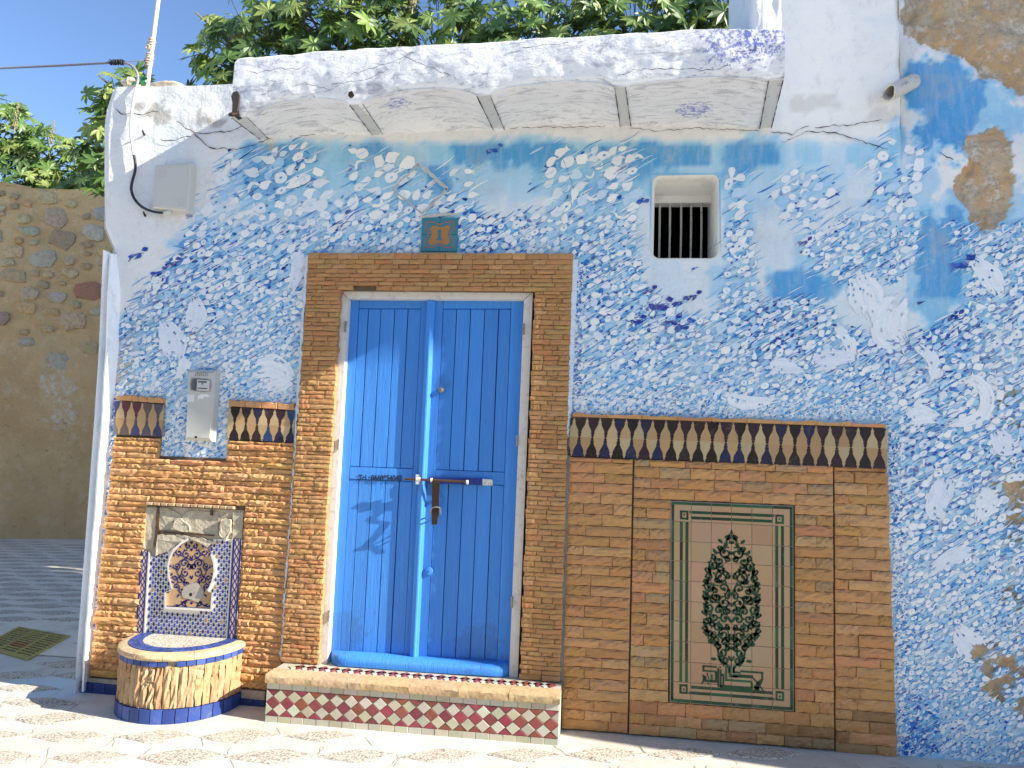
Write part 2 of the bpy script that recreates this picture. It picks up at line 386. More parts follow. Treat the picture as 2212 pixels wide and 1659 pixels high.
M_IRON = mat_metal_rust('dark_iron', (0.05, 0.032, 0.024), (0.13, 0.08, 0.05), 0.55, 0.72, 40, 0.6)
M_NAVY = mat_simple('navy_paint', (0.012, 0.03, 0.20), 0.45, (0.5, 0.5, 0.5), 40, 0.66, 0.74, 0.8)
M_WORN = mat_simple('worn_paint', (0.62, 0.62, 0.60), 0.5, (0.12, 0.07, 0.04), 40, 0.55, 0.66, 0.9)
M_STEEL = mat_metal_rust('dull_steel', (0.32, 0.31, 0.28), (0.14, 0.12, 0.09), 0.5, 0.7, 60, 0.7)
M_CABLE = mat_metal_rust('black_cable', (0.022, 0.024, 0.035), (0.30, 0.31, 0.33), 0.64, 0.70, 40, 0.0)
M_GREYCABLE = mat_simple('grey_cable', (0.16, 0.16, 0.20), 0.6)
M_CABLEW = mat_simple('painted_cable', (0.62, 0.62, 0.64), 0.7, (0.1, 0.1, 0.12), 30, 0.58, 0.7, 0.7)
M_PIPE = mat_simple('pole_paint', (0.60, 0.54, 0.50), 0.6, (0.36, 0.30, 0.24), 14, 0.5, 0.75, 0.5)
M_ROPE = mat_simple('rope', (0.52, 0.44, 0.33), 0.9)
M_CLAY = mat_simple('whitewashed_clay', (0.58, 0.56, 0.52), 0.8, (0.16, 0.12, 0.09), 20, 0.52, 0.7, 0.7, (40, 0.5, 0.004))
M_LEAF = mat_leaf()
M_STEM = mat_simple('castor_stem', (0.16, 0.18, 0.07), 0.7, (0.14, 0.08, 0.06), 6)
M_SPIKE = mat_simple('castor_spike', (0.30, 0.26, 0.14), 0.8, (0.36, 0.18, 0.16), 20)
M_YEL = mat_simple('yellow_cast_iron', (0.40, 0.32, 0.09), 0.8, (0.16, 0.14, 0.11), 14, 0.45, 0.7, 0.7, (60, 0.5, 0.004), usecol=True)
M_INK = mat_simple('dark_ink', (0.008, 0.02, 0.05), 0.7)
M_GREENP = mat_simple('green_plastic', (0.05, 0.30, 0.12), 0.35, (0.25, 0.42, 0.25), 20)
M_CRACK = mat_simple('crack_shadow', (0.05, 0.042, 0.038), 1.0)
M_BLOCK = mat_simple('cream_render', (0.62, 0.58, 0.50), 0.9, (0.45, 0.42, 0.36), 2, 0.45, 0.7, 0.5, (20, 0.5, 0.01))

# ================================================================== GROUND
gm = MB(); gm.box((-70, -70, -0.6), (70, 70, 0.0))
ground = tag(gm.build('ground', M_GROUND), 'pale concrete street paving with lens shaped pebble inlays', kind='structure')
A_ROW = math.radians(13); ROWD = Vector((math.cos(A_ROW), math.sin(A_ROW))); ROWN = Vector((-math.sin(A_ROW), math.cos(A_ROW)))
def lens_mesh(k):
    r = random.Random(k); m = MB(); n = 11; L, H = 0.215, 0.088
    top = []; 
    for i in range(n): 
        t = i/(n-1); top.append(((t-0.5)*2*L, H*math.sin(math.pi*t)**1.25*(1+r.uniform(-.08, .08))))
    bot = [(x, -y*(0.9+r.uniform(0, .18))) for x, y in top[1:-1]][::-1]
    loop = top[::-1]+bot[::-1]
    n = len(loop); cx = [(x*0.9, y*0.86) for x, y in loop]
    V = [(x, y, 0.001) for x, y in loop]+[(x, y, 0.0095) for x, y in cx]
    m.add(V, [tuple(range(n, 2*n))]+[(i, (i+1) % n, n+(i+1) % n, n+i) for i in range(n)])
    return m.mesh('pebble_inlay', (M_PEB,))
LENS = [lens_mesh(k) for k in range(8)]
spots = []
for r in range(-5, 40):
    for c in range(-40, 20):
        q = Vector((-2.645, -0.683))+ROWD*(0.415*(c+(0.5 if r % 2 else 0)))+ROWN*(0.265*r)
        w = np.array([[q.x, q.y, 0.0]]); px, py = to_px(w)
        if (np.array([q.x, q.y, 0])-EYE)@BF < 0.5 or not (-120 < px[0] < 2330 and py[0] < 1760): continue
        if q.x > -3.12 and q.y > -0.10: continue                     # under the house
        if q.x <= -3.12 and q.y > 6.0: continue
        if -4.75 < q.x < -3.7 and 0.35 < q.y < 1.5: continue         # the drain grate
        if (q.x+2.42)**2+(q.y/1.15)**2 < 0.27: continue
        if q.y > -0.36 and -1.9 < q.x < -0.1: continue
        spots.append((np.linalg.norm(np.array([q.x, q.y, 0])-EYE), q.x, q.y))
spots.sort(); far = MB()
for i, (d, x, y) in enumerate(spots):
    sc = random.uniform(0.92, 1.08)
    if i < 260:
        o = link('pebble_inlay', LENS[i % 8], ground); o.location = (x, y, 0); o.scale = (sc, sc*random.uniform(.85, 1.1), 1); o.rotation_euler = (0, 0, A_ROW+random.uniform(-.07, .07))
    else:
        me = LENS[i % 8]; R = Matrix.Rotation(A_ROW, 4, 'Z')
        far.add([R @ v.co*sc+Vector((x, y, 0)) for v in me.vertices], [tuple(p.vertices) for p in me.polygons])
if far.v: tag(far.build('pebble_inlay', M_PEB, ground), kind='stuff')

jm = MB()
for i, (d, x, y) in enumerate(spots[:150]):
    for sgn_ in (1, -1):
        if random.random() < .25: continue
        a = Vector((x, y))+ROWD*(.215*sgn_); b = a+ROWN*.13*random.choice((1, 1, -1))+ROWD*random.uniform(-.05, .05); V = []
        for k in range(5):
            q = a+(b-a)*k/4+Vector((random.uniform(-.006, .006), random.uniform(-.006, .006))); w = random.uniform(.001, .003); V += [(q.x-w, q.y, .0016), (q.x+w, q.y, .0016)]
        jm.add(V, [(2*k, 2*k+1, 2*k+3, 2*k+2) for k in range(4)])
tag(jm.build('paving_joint', mat_simple('paving_joint_dirt', (.36, .32, .26), .95), ground), kind='stuff')
am = MB(); am.add([(-40, .42, .0045), (-3.155, .62, .0045), (-3.155, 9, .0045), (-40, 9, .0045)], [(0, 1, 2, 3)])
tag(am.build('alley_paving', mat_simple('grey_concrete', (.70, .64, .53), .9, (.40, .37, .31), 3, .45, .7, .6, (40, .6, .006))), 'worn grey concrete paving of the side alley', kind='structure')
# drain grate, yellow cast iron with slots
gr = empty('drain_grate', (-4.15, 0.85, 0), label='yellow slotted drain grate in the alley paving beside the house corner', cat='drain grate')
gx = Vector(tuple(onz(75, 1421)-onz(17, 1357))); gx.z = 0
E0 = onz(-42, 1400); E1 = onz(60, 1428); E2 = onz(152, 1377); E3 = onz(40, 1357)
def gq(u, v, z): 
    p = E0*(1-u)*(1-v)+E1*u*(1-v)+E2*u*v+E3*(1-u)*v; return (p[0], p[1], z)
pm = MB(); pm.add([gq(0, 0, .0062), gq(1, 0, .0062), gq(1, 1, .0062), gq(0, 1, .0062)], [(0, 1, 2, 3)]); pm.build('pit', M_DARK, gr)
fm = MB()
def gbar(u0, v0, u1, v1, m, z=0.014, col=None):
    m.add([gq(u0, v0, 0.002), gq(u1, v0, .002), gq(u1, v1, .002), gq(u0, v1, .002), gq(u0, v0, z), gq(u1, v0, z), gq(u1, v1, z), gq(u0, v1, z)],
          [(4, 5, 6, 7), (0, 1, 5, 4), (1, 2, 6, 5), (2, 3, 7, 6), (3, 0, 4, 7)], col)
gbar(0, 0, 1, .05, fm); gbar(0, .95, 1, 1, fm); gbar(0, .05, .04, .95, fm); gbar(.96, .05, 1, .95, fm)
gbar(.32, .05, .36, .95, fm); gbar(.64, .05, .68, .95, fm); fm.build('frame', M_YEL, gr)
for i, (u0, u1) in enumerate(((.04, .32), (.36, .64), (.68, .96))):
    for k in range(11):
        b = MB(); v0 = .05+.9*k/11; gbar(u0, v0+.008, u1, v0+.050, b, 0.013, (1, .55, .6) if (i == 1 and k in (3, 4)) else (1, 1, 1)); b.build('bar', M_YEL, gr)

# ================================================================== HOUSE
XB = at(1950, 600)[0]
def surf(x, z):
    """front face of the two painted walls, a little uneven like hand plaster"""
    x = np.asarray(x, float); z = np.asarray(z, float)
    w = (fbm(x*1.6, z*1.6, 2, 1)-0.5)*0.03+(fbm(x*4.2, z*4.2, 1, 8)-0.5)*0.006
    back = sstep(3.25, 3.62, z+0.06*fbm(x*3, z*3, 2, 4))*0.075
    return np.where(x > XB, w+back, w)

house = empty('house', (-0.8, 0, 0), label='whitewashed house front covered with blue and white calligraphy strokes around a blue door', cat='house')

LEFT = [(176, 1500), (181, 1400), (190, 1280), (205, 1080), (218, 900), (227, 760), (236, 545), (236, 535), (217, 490), (217, 268), (222, 232), (231, 205), (237, 187)]
LZ = [(at(x, y)[2], at(x, y)[0]) for x, y in LEFT]; LZ.sort()
def xl(z): return np.interp(z, [a for a, b in LZ], [b for a, b in LZ])

# wash colours of the wall, in photograph places -> pigment on the plaster
MAINP = [(225,700),(300,650),(350,600),(400,520),(440,450),(475,380),(500,335),(560,318),(690,325),(702,410),(740,440),(763,400),(762,338),(850,330),(880,350),(960,450),(975,360),(1012,340),(1020,430),(1060,475),(1180,460),(1185,335),(1370,315),(1380,430),(1365,520),(1385,575),(1420,650),(1500,690),(1570,690),(1600,660),(1680,650),(1760,660),(1850,720),(1960,750),(2030,715),(2095,650),(2085,560),(2060,480),(2110,505),(2212,480),(2760,440),(2760,1750),(1930,1750),(1915,920),(1230,900),(1230,550),(660,545),(640,880),(600,1750),(150,1750)]
CL = [[(1562,380),(1598,375),(1622,520),(1640,660),(1565,690)], [(1668,425),(1700,372),(1790,372),(1798,425),(1760,485),(1690,478)], [(1750,500),(1890,450),(1875,350),(1930,300),(1985,330),(1985,500),(1955,600),(1850,625),(1745,560)]]
def density(px, py):
    px = np.asarray(px, float); py = np.asarray(py, float)
    jx = px+(fbm(px/60, py/60, 3, 21)-0.5)*46; jy = py+(fbm(px/60, py/60, 3, 27)-0.5)*46
    d = inpoly(jx, jy, MAINP)
    for c in CL: d |= inpoly(jx, jy, c)
    return d
HOT = [(1440,690,80,1),(1275,590,65,.9),(330,620,90,1),(430,560,60,.9),(430,680,50,.7),(640,560,70,.7),(850,560,110,.6),(1010,510,70,.8),(1100,520,70,.6),(1690,660,60,1),(1950,745,70,1),(2040,700,60,1),(1300,690,60,.5),(2090,750,90,.8),(1720,740,120,.5),(1980,960,80,.7),(2010,1060,70,.7),(2140,1010,60,.6),(1660,700,70,.7),(1250,800,40,.5),(290,670,60,1),(1960,1600,60,.9),(1290,420,70,.35)]
def heat_np(px, py): return sum(a*np.exp(-((px-x)**2+(py-y)**2)/(r*r)) for x, y, r, a in HOT)
def wash(px, py):
    px = np.asarray(px, float); py = np.asarray(py, float); n = lambda s, k: fbm(px/s, py/s, 4, k)
    top = sstep(296, 322, py+(n(40, 3)-.5)*26)*sstep(500, 560, px)*(1-sstep(1935, 1955, px)*(py < 470))
    band = top*(1-sstep(380, 470, py+(n(90, 5)-.5)*120))*(1-.75*sstep(1650, 1720, px))
    blue = 0.62*band*(0.35+0.9*n(70, 6))+0.16*top
    # brush patches, upright rectangles of the first coat
    gx, gy = np.floor((px+40*n(120, 9))/62), np.floor((py+30*n(120, 10))/74)
    patch = _TAB[gx.astype(int) & 255, gy.astype(int) & 255]
    blue = blue*(0.62+0.7*patch)+top*0.22*(patch > 0.72)*(py < 640)
    for x, y, rx, ry, a in ((1640,330,60,40,.55),(1590,360,40,60,.4),(1600,500,26,130,.4),(1120,335,120,40,.45),(1730,620,110,34,.75),(1690,610,60,24,.5),(2040,600,75,150,.62),(1990,430,40,150,.35),(2040,230,75,110,.95),(2010,180,50,60,.8),(2120,260,110,80,.55),(1935,300,22,60,.7),(2060,470,70,60,.5),(2190,430,40,60,.4),(560,350,80,40,.4),(640,330,60,25,.3),(360,300,60,40,.18),(430,520,60,60,.35),(330,420,80,60,.1),(2150,560,60,40,.3),(1410,330,60,30,.4)):
        r = ((px-x)/rx)**2+((py-y)/ry)**2
        blue = blue+a*(1-sstep(0.45, 1.35, r+(n(34, 11)-.5)*2.4+(n(9, 15)-.5)*.8))
    d = density(px, py).astype(float)
    blue = blue*(1-.45*d)+d*(0.16+0.40*(n(50, 13)-.25))+0.35*d*np.clip(heat_np(px, py), 0, 1)
    left = (px < 520)*(py < 520)
    return np.clip(blue*np.where(left, 0.6, 1), 0, 1)
C_WHITE = np.array((0.82, 0.82, 0.80)); C_PALE = np.array(s2l((178, 212, 235))); C_SKY = np.array(s2l((150, 203, 230))); C_MID = np.array(s2l((84, 160, 214)))
def wash_col(b):
    b = np.clip(b, 0, 1)[..., None]
    c = C_WHITE*(1-sstep(0, .35, b))+C_PALE*sstep(0, .35, b)
    c = c*(1-sstep(.3, .65, b))+C_SKY*sstep(.3, .65, b)
    return c*(1-sstep(.62, 1, b))+C_MID*sstep(.62, 1, b)

WIN = [(1411, 379), (1551, 379), (1553, 560), (1408, 558)]
wx0, wx1 = at(1409, 470)[0], at(1552, 470)[0]; wz0, wz1 = at(1480, 560)[2], at(1480, 379)[2]
dx0, dx1, dz1 = -1.70, -0.38, 2.52                                    # door hole in the wall
xs = np.unique(np.round(np.concatenate([np.arange(-3.34, XB, 0.026), [wx0-.012, wx1+.012, dx0, dx1, XB]]), 5))
zs = np.unique(np.round(np.concatenate([np.arange(-0.06, 5.3, 0.026), [wz0-.012, wz1+.012, dz1, 3.805, 3.88]]), 5))
GX, GZ = np.meshgrid(xs, zs)
wl = xl(GZ); GXX = np.where(GX < -2.8, wl+(GX+3.34)/0.54*(-2.8-wl), GX)
GY = surf(GXX, GZ)
GY = GY+0.05*(1-sstep(0, 0.05, GXX-wl))*(GZ > 2.6)                     # the outer corner is rounded off
GY = GY+(fbm(GXX*9, GZ*9, 3, 40)-.5)*0.018*sstep(3.3, 3.5, GZ)
topz = np.where(GX < -2.24, 3.805, np.where(GX < 0.86, 3.88, 5.3))
cx, cz = (GX[:-1, :-1]+GX[1:, 1:])/2, (GZ[:-1, :-1]+GZ[1:, 1:])/2
keep = (cz < topz[:-1, :-1]) & ~((cx > wx0-.012) & (cx < wx1+.012) & (cz > wz0-.012) & (cz < wz1+.012)) & ~((cx > dx0) & (cx < dx1) & (cz < dz1))
PX, PY = to_px(np.stack([GXX, GY, GZ], -1).reshape(-1, 3)); WC = wash_col(wash(PX, PY)).reshape(*GX.shape, 3)
grey = [((345, 245), 34, 30), ((300, 232), 20, 12), ((440, 255), 16, 22), ((470, 265), 22, 12), ((1760, 225), 60, 20), ((1900, 250), 40, 20), ((590, 330), 20, 24), ((275, 770), 26, 80), ((410, 730), 26, 40), ((270, 830), 22, 40)]
for i, ((x, y), rx, ry) in enumerate(grey):
    r = ((PX-x)/rx)**2+((PY-y)/ry)**2+(fbm(PX/14, PY/14, 4, 50)-.5)*2.4
    k = (1-sstep(0.5, 1.0, r)).reshape(GX.shape)[..., None]*(0.8 if x < 1000 else .35)
    WC = WC*(1-k)+np.array((0.36, 0.34, 0.29) if y < 400 else (0.50, 0.42, 0.34))*k
wall = grid_mesh('wall', GXX, GY, GZ, WC, (M_WALL,), house, keep, None)
wall.data.polygons.foreach_set('use_smooth', [True]*len(wall.data.polygons))

# the body of the house behind its front
bm = MB()
bm.box((-3.16, 0.30, 3.55), (3.2, 2.0, 3.70))                          # roof slab
bm.box((-3.16, 1.8, 0), (3.2, 2.0, 3.55))                              # back wall
bm.box((0.90, 0.03, 3.72), (XB, 0.45, 5.3)); bm.box((-3.2, 0.10, 3.70), (0.90, 0.30, 3.795))
bm.box((-2.24, 0.012, 3.80), (0.90, 0.10, 3.875))
zz = [a for a, b in LZ if a > -0.1]
for i in range(len(zz)-1):                                             # left side wall, following the battered corner
    a, b = zz[i], zz[i+1]; xa, xb = float(xl(a)), float(xl(b))
    ya = 0.04 if (a+b)/2 > 2.6 else -0.06
    bm.add([(xa, ya, a), (xb, ya, b), (xb, 2.0, b), (xa, 2.0, a)], [(0, 1, 2, 3)])
bm.build('side_wall', M_WHITE, house)

# proud corner band down the left edge
em = MB(); NE = 40; vs = []
for i in range(NE):
    t = i/(NE-1); y = 548+(1494-548)*t
    xo = np.interp(y, [p[1] for p in LEFT[::-1]], [p[0] for p in LEFT[::-1]])+random.uniform(-.8, .8)
    wd = np.interp(y, [548, 700, 1100, 1400, 1494], [26, 25, 18, 9, 7])+random.uniform(-.6, .6); tp0 = min(1, (i+.4)/4)
    A = at(xo, y, -0.075*tp0); B = at(xo+4, y, -0.02-0.068*tp0); Cc = at(xo+wd*(.4+.6*tp0), y, -0.012)
    vs += [(A[0], 0.05, A[2]), tuple(A), tuple(B), tuple(Cc), (Cc[0]+.01, 0.03, Cc[2])]
em.add(vs, [(5*i+k, 5*i+k+1, 5*i+k+6, 5*i+k+5) for i in range(NE-1) for k in range(4)]+[(4, 3, 2, 1, 0)])
em.build('corner_band', M_WHITE, house, 50)

# ------------------------------------------------------------------ canopy: shallow vaults between iron beams
can = empty('canopy', (-0.7, -0.3, 3.5), house)
BE = [(-2.232, -0.42), (0.850, -0.69)]
def depth_at(x): return -(0.42+(0.69-0.42)*(x-BE[0][0])/(BE[1][0]-BE[0][0]))
beams_px = [((500, 252), (530, 247), (562, 299), (580, 298)), ((755, 224), (783, 221), (805, 291), (828, 289)), ((1030, 205), (1058, 202), (1066, 279), (1090, 278)), ((1328, 187), (1351, 184), (1340, 272), (1363, 271)), ((1660, 172), (1692, 169), (1641, 276), (1666, 275))]
BX = []
for f0, f1, w0, w1 in beams_px:
    d = depth_at(at(*f0, -0.55)[0]); P = [at(*f0, d), at(*f1, d), at(*w1, -0.0), at(*w0, -0.0)]; BX.append(P)
xsb = np.linspace(at(502, 240, -.42)[0], at(1694, 160, -.69)[0], 230)
zb_f = np.interp(xsb, [p[0][0] for p in BX]+[BX[-1][1][0]], [p[0][2] for p in BX]+[BX[-1][1][2]])
zb_w = np.interp(xsb, [p[3][0] for p in BX], [p[3][2] for p in BX])
rise = np.zeros_like(xsb)
for i in range(4):
    a, b = BX[i][1][0]+.01, BX[i+1][0][0]-.01; t = np.clip((xsb-a)/(b-a), 0, 1)
    h = (0.062, 0.058, 0.045, 0.028)[i]; rise = np.maximum(rise, np.where((xsb > a) & (xsb < b), h*np.sin(np.pi*t)**0.6, 0))
top_px = [(505, 128), (512, 119), (620, 112), (760, 102), (900, 94), (1040, 88), (1150, 79), (1300, 70), (1450, 61), (1560, 55), (1625, 57), (1690, 60), (1702, 62)]
tp = [at(x, y, depth_at(at(x, y, -.55)[0])) for x, y in top_px]
zt = np.interp(xsb, [p[0] for p in tp], [p[2] for p in tp])+(fbm(xsb*7, xsb*0, 3, 2)-.5)*0.022
prof = [('w', 0.0), ('w', 0.2), ('w', 0.45), ('w', 0.7), ('w', 0.9), ('w', 1.0)]+[('f', t) for t in np.linspace(0, 0.93, 22)]+[('r', 0), ('r', 1), ('t', 0.4), ('t', 1.0)]
rowsX, rowsY, rowsZ = [], [], []
dep = np.array([depth_at(x) for x in xsb])
for kind, t in prof:
    if kind == 'w':                                                     # underside from wall to front edge
        y = dep*t; z = zb_w+(zb_f-zb_w)*t+rise*sstep(0.0, 0.25, t); y = np.where(t == 0, 0.03, y)
        z = z+(fbm(xsb*6, np.full_like(xsb, t*3), 3, 14)-.5)*0.008
    elif kind == 'f':
        z0 = zb_f+rise; z = z0+(zt-z0)*t; y = dep+(fbm(xsb*5, z*7, 5, 33, .6)-.5)*0.026*min(1, t*8+.15)-0.012*math.sin(math.pi*t)
        y = y+0.012*np.clip(1-t*14, 0, 1)
    elif kind == 'r': z = zt-(0.012 if t == 0 else 0.0); y = dep+(0.006 if t == 0 else 0.035)
    else: z = zt+0.012*t; y = dep*(1-t)+0.06*t
    rowsX.append(xsb.copy()); rowsY.append(y); rowsZ.append(z)
CX, CY, CZ = map(np.array, (rowsX, rowsY, rowsZ))
sq = 1-0.02*np.abs(np.linspace(-1, 1, len(xsb)))**30
slab = grid_mesh('slab', CX, CY, CZ, None, (M_CAN,), can, None, 38)
cm = MB()
for k, j in ((0, 0), (1, len(xsb)-1)):                                   # ends of the slab
    loop = [(CX[i, j], CY[i, j], CZ[i, j]) for i in range(len(prof))]
    cm.add(loop, [tuple(range(len(prof)))] if k else [tuple(range(len(prof)-1, -1, -1))])
cm.build('slab_end', M_CAN, can)
for i, P in enumerate(BX):
    b = MB(); F = [p+np.array([0, 0, -0.004]) for p in P]; F[0] = F[0]+np.array([0, .012, 0]); F[1] = F[1]+np.array([0, .012, 0])
    T = [p+np.array([0, 0, 0.022]) for p in F]
    b.add(F+T, [(0, 3, 2, 1), (4, 5, 6, 7), (0, 1, 5, 4), (1, 2, 6, 5), (2, 3, 7, 6), (3, 0, 4, 7)])
    b.build('beam', M_RUSTW, can)
# broken corner with a rusted beam end
hm = MB(); P0 = [at(x, y, -0.452) for x, y in ((503, 199), (512, 196), (517, 205), (515, 224), (512, 240), (514, 248), (506, 251), (501, 243), (502, 222), (499, 208))]
hm.slab(P0[::-1], 0.05); hm.build('broken_corner', M_CRACK, can)
hm = MB(); hm.tube([at(496, 248, -.445), at(504, 247, -.46), at(516, 244, -.445)], [.010, .014, .010], 7); hm.build('beam_end', M_IRON, can)
hm = MB(); P0 = [at(x, y, depth_at(-1.0)-.033) for x, y in ((753, 199), (760, 196), (762, 201), (757, 206), (752, 206))]; hm.slab(P0[::-1], 0.03); hm.build('rust_spot', M_IRON, can)
# pier rising at the right end of the canopy
pm = MB(); pxs = np.linspace(0, 1, 9); zp = np.linspace(3.62, 5.3, 40)
U, Zp = np.meshgrid(np.linspace(0, 1, 30), zp)
x0p, x1p = at(1622, 20, -.65)[0], at(1693, 20, -.65)[0]
sgn = np.clip(np.minimum(U, 1-U)/0.12, 0, 1)
PXp = x0p+(x1p-x0p)*U+(fbm(U*3, Zp*5, 3, 6)-.5)*.02; PYp = -0.65+0.05*(1-sgn)**2+(fbm(U*4, Zp*6, 4, 61)-.5)*0.03
PYp[:, 0] = 0.05; PYp[:, -1] = 0.05
grid_mesh('pier', PXp, PYp, Zp, np.full((*U.shape, 3), 0.82), (M_WHITE,), house, None, 40)

# ------------------------------------------------------------------ cracks: thin dark gaps in the plaster
ck = MB()
def crack(pts, y=None, w=0.0035, jig=2.2, mb=None):
    P = []
    for (a, b), (c, d) in zip(pts, pts[1:]):
        n = max(2, int(math.hypot(c-a, d-b)/7))
        for i in range(n): P.append((a+(c-a)*i/n+random.uniform(-jig, jig)*.5, b+(d-b)*i/n+random.uniform(-jig, jig)))
    P.append(pts[-1]); V = []
    for i, (x, yy) in enumerate(P):
        q = at(x, yy, 0.0 if y is None else -.55)
        if y is None: q = at(x, yy, float(surf(q[0], q[2]))-0.0032-(0.006 if q[2] > 3.3 else 0))
        else:
            dd = depth_at(q[0])-y; q = at(x, yy, dd)
        ww = w*random.uniform(.35, 1.1)*(0.35 if i in (0, len(P)-1) else 1)
        V += [q+np.array([0, 0, ww/2]), q-np.array([ww*.4, 0, ww/2])]
    (mb or ck).add(V, [(2*i, 2*i+1, 2*i+3, 2*i+2) for i in range(len(P)-1)])
for pts in ([(248,232),(262,245),(290,244),(310,247),(345,238)], [(380,262),(420,285),(440,290),(470,285),(498,283),(535,270)], [(345,302),(372,305),(420,290),(455,320),(520,322),(590,298)], [(365,330),(355,370),(358,400)], [(1215,340),(1245,420),(1220,450),(1205,520)], [(1690,310),(1740,285),(1800,285),(1850,300),(1900,318),(1918,322)], [(1665,285),(1712,290),(1735,275),(1750,272)], [(1760,275),(1800,270),(1830,272),(1880,262),(1905,258)], [(600,297),(700,288),(800,286),(880,280)], [(1090,278),(1160,274),(1240,275),(1335,270)], [(1360,275),(1420,283),(1500,277),(1640,283)], [(1500,560),(1560,520)], [(330,590),(318,640)], [(2030,330),(2060,345)]):
    ck = MB(); crack(pts, None, 0.0065 if pts[0][0] < 600 or pts[0][0] > 1600 else 0.004); ck.build('crack', M_CRACK, house)
for pts in ([(630,188),(660,180),(700,190),(720,193),(760,160),(830,140),(880,120),(905,108)], [(545,215),(560,190),(562,175)], [(540,160),(600,148),(640,150),(660,140)], [(715,180),(780,175),(840,150)], [(1328,185),(1335,165),(1370,150),(1440,148),(1540,152),(1580,140),(1590,115),(1640,105)], [(860,115),(940,150),(975,165)], [(560,205),(580,196),(596,192)], [(1050,195),(1052,170),(1055,150)], [(1120,105),(1170,98),(1230,92)]):
    ck2 = MB(); crack(pts, 0.034, 0.004, 2.5, ck2); ck2.build('crack', M_CRACK, can)
for P in BX:  # thin dark outlines drawn along both edges of each beam for contrast
    for a, b, w in ((P[0], P[3], .007), (P[1], P[2], .006)):
        V = []; ck2 = MB()
        for i in range(16):
            t = i/15; q = a+(b-a)*t+np.array([0, 0, -.0075]); ww = w*random.uniform(.2, 1.2); V += [q-np.array([ww/2, 0, 0]), q+np.array([ww/2, 0, 0])]
        ck2.add(V, [(2*i, 2*i+2, 2*i+3, 2*i+1) for i in range(15)]); ck2.build('crack', M_CRACK, can)

# ------------------------------------------------------------------ window
win = empty('window', ((wx0+wx1)/2, 0, wz0), house)
def rrect(x0, x1, z0, z1, r, n=6):
    out = []
    for cx_, cz_, a0 in ((x1-r, z1-r, 0), (x0+r, z1-r, 90), (x0+r, z0+r, 180), (x1-r, z0+r, 270)):
        for k in range(n): th = math.radians(a0+90*k/(n-1)); out.append((cx_+r*math.cos(th), cz_+r*math.sin(th)))
    return out
cl_ = MB(); ro, ri = rrect(wx0-.0155, wx1+.0155, wz0-.0155, wz1+.0155, .003), rrect(wx0-.003, wx1+.003, wz0-.003, wz1+.003, .046)
for (x, z) in ro+ri: cl_.add([(x, float(surf(x, z))-.0009, z)], [], tuple(wash_col(wash(*to_px(np.array([[x, 0.0, z]]))))[0]))
n = len(ro); cl_.f = [(i, (i+1) % n, n+(i+1) % n, n+i) for i in range(n)]; cl_.m = [0]*n; cl_.build('plaster_margin', M_WALL, win)
rm = MB()
rings = []
for grow, y in ((0.003, 0.0), (0.000, -0.0035), (-0.004, 0.002), (-0.010, 0.014), (-0.014, 0.05), (-0.016, 0.34)):
    L = rrect(wx0-grow, wx1+grow, wz0-grow, wz1+grow, 0.043+grow); ring = []
    for i, (x, z) in enumerate(L):
        bumpz = 0.022*math.exp(-((x-(wx0+.6*(wx1-wx0)))/0.035)**2) if z < wz0+.05 and -0.02 < y < 0.1 else 0
        yy = float(surf(x, z))-0.0015+y if y <= .002 else y
        ring.append((x+random.uniform(-.002, .002), yy, z+bumpz))
    rings.append(ring)
n = len(rings[0]); rm.add([p for r in rings for p in r], [(k*n+i, k*n+(i+1) % n, (k+1)*n+(i+1) % n, (k+1)*n+i) for k in range(len(rings)-1) for i in range(n)])
rm.build('reveal', M_REVEAL, win, 60)
lm = MB(); zl_ = wz1-0.072; lm.add([(wx0-.002, .03, wz1-.004), (wx1+.002, .03, wz1-.004), (wx1+.01, .20, zl_+.02), (wx0-.01, .20, zl_+.02), (wx1+.01, .215, zl_-.018), (wx0-.01, .215, zl_-.018), (wx1+.01, .30, zl_-.018), (wx0-.01, .30, zl_-.018), (wx1+.01, .33, wz1+.05), (wx0-.01, .33, wz1+.05)],
    [(0, 3, 2, 1), (3, 5, 4, 2), (5, 7, 6, 4), (7, 9, 8, 6)]); lm.build('lintel', M_REVEAL, win)
for i in range(5):
    f = (0.13, 0.305, 0.495, 0.665, 0.84)[i]; x = wx0+0.012+(wx1-wx0-.024)*f; b = MB()
    b.tube([(x, 0.235, wz0-.01), (x+.001, 0.236, (wz0+wz1)/2), (x-.001, 0.235, zl_-.01)], 0.0066, 8); b.build('bar', M_BAR, win)
dm = MB(); dm.box((wx0-.25, 0.42, wz0-.3), (wx1+.25, 1.7, wz1+.1)); dmv = dm
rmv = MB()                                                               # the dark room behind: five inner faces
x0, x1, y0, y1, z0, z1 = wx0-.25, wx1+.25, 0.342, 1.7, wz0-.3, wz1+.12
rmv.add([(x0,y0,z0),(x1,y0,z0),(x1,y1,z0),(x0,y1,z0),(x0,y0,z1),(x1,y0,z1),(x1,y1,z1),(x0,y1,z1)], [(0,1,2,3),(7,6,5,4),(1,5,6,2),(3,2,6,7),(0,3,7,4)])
rmv.build('room', M_DARK, win)

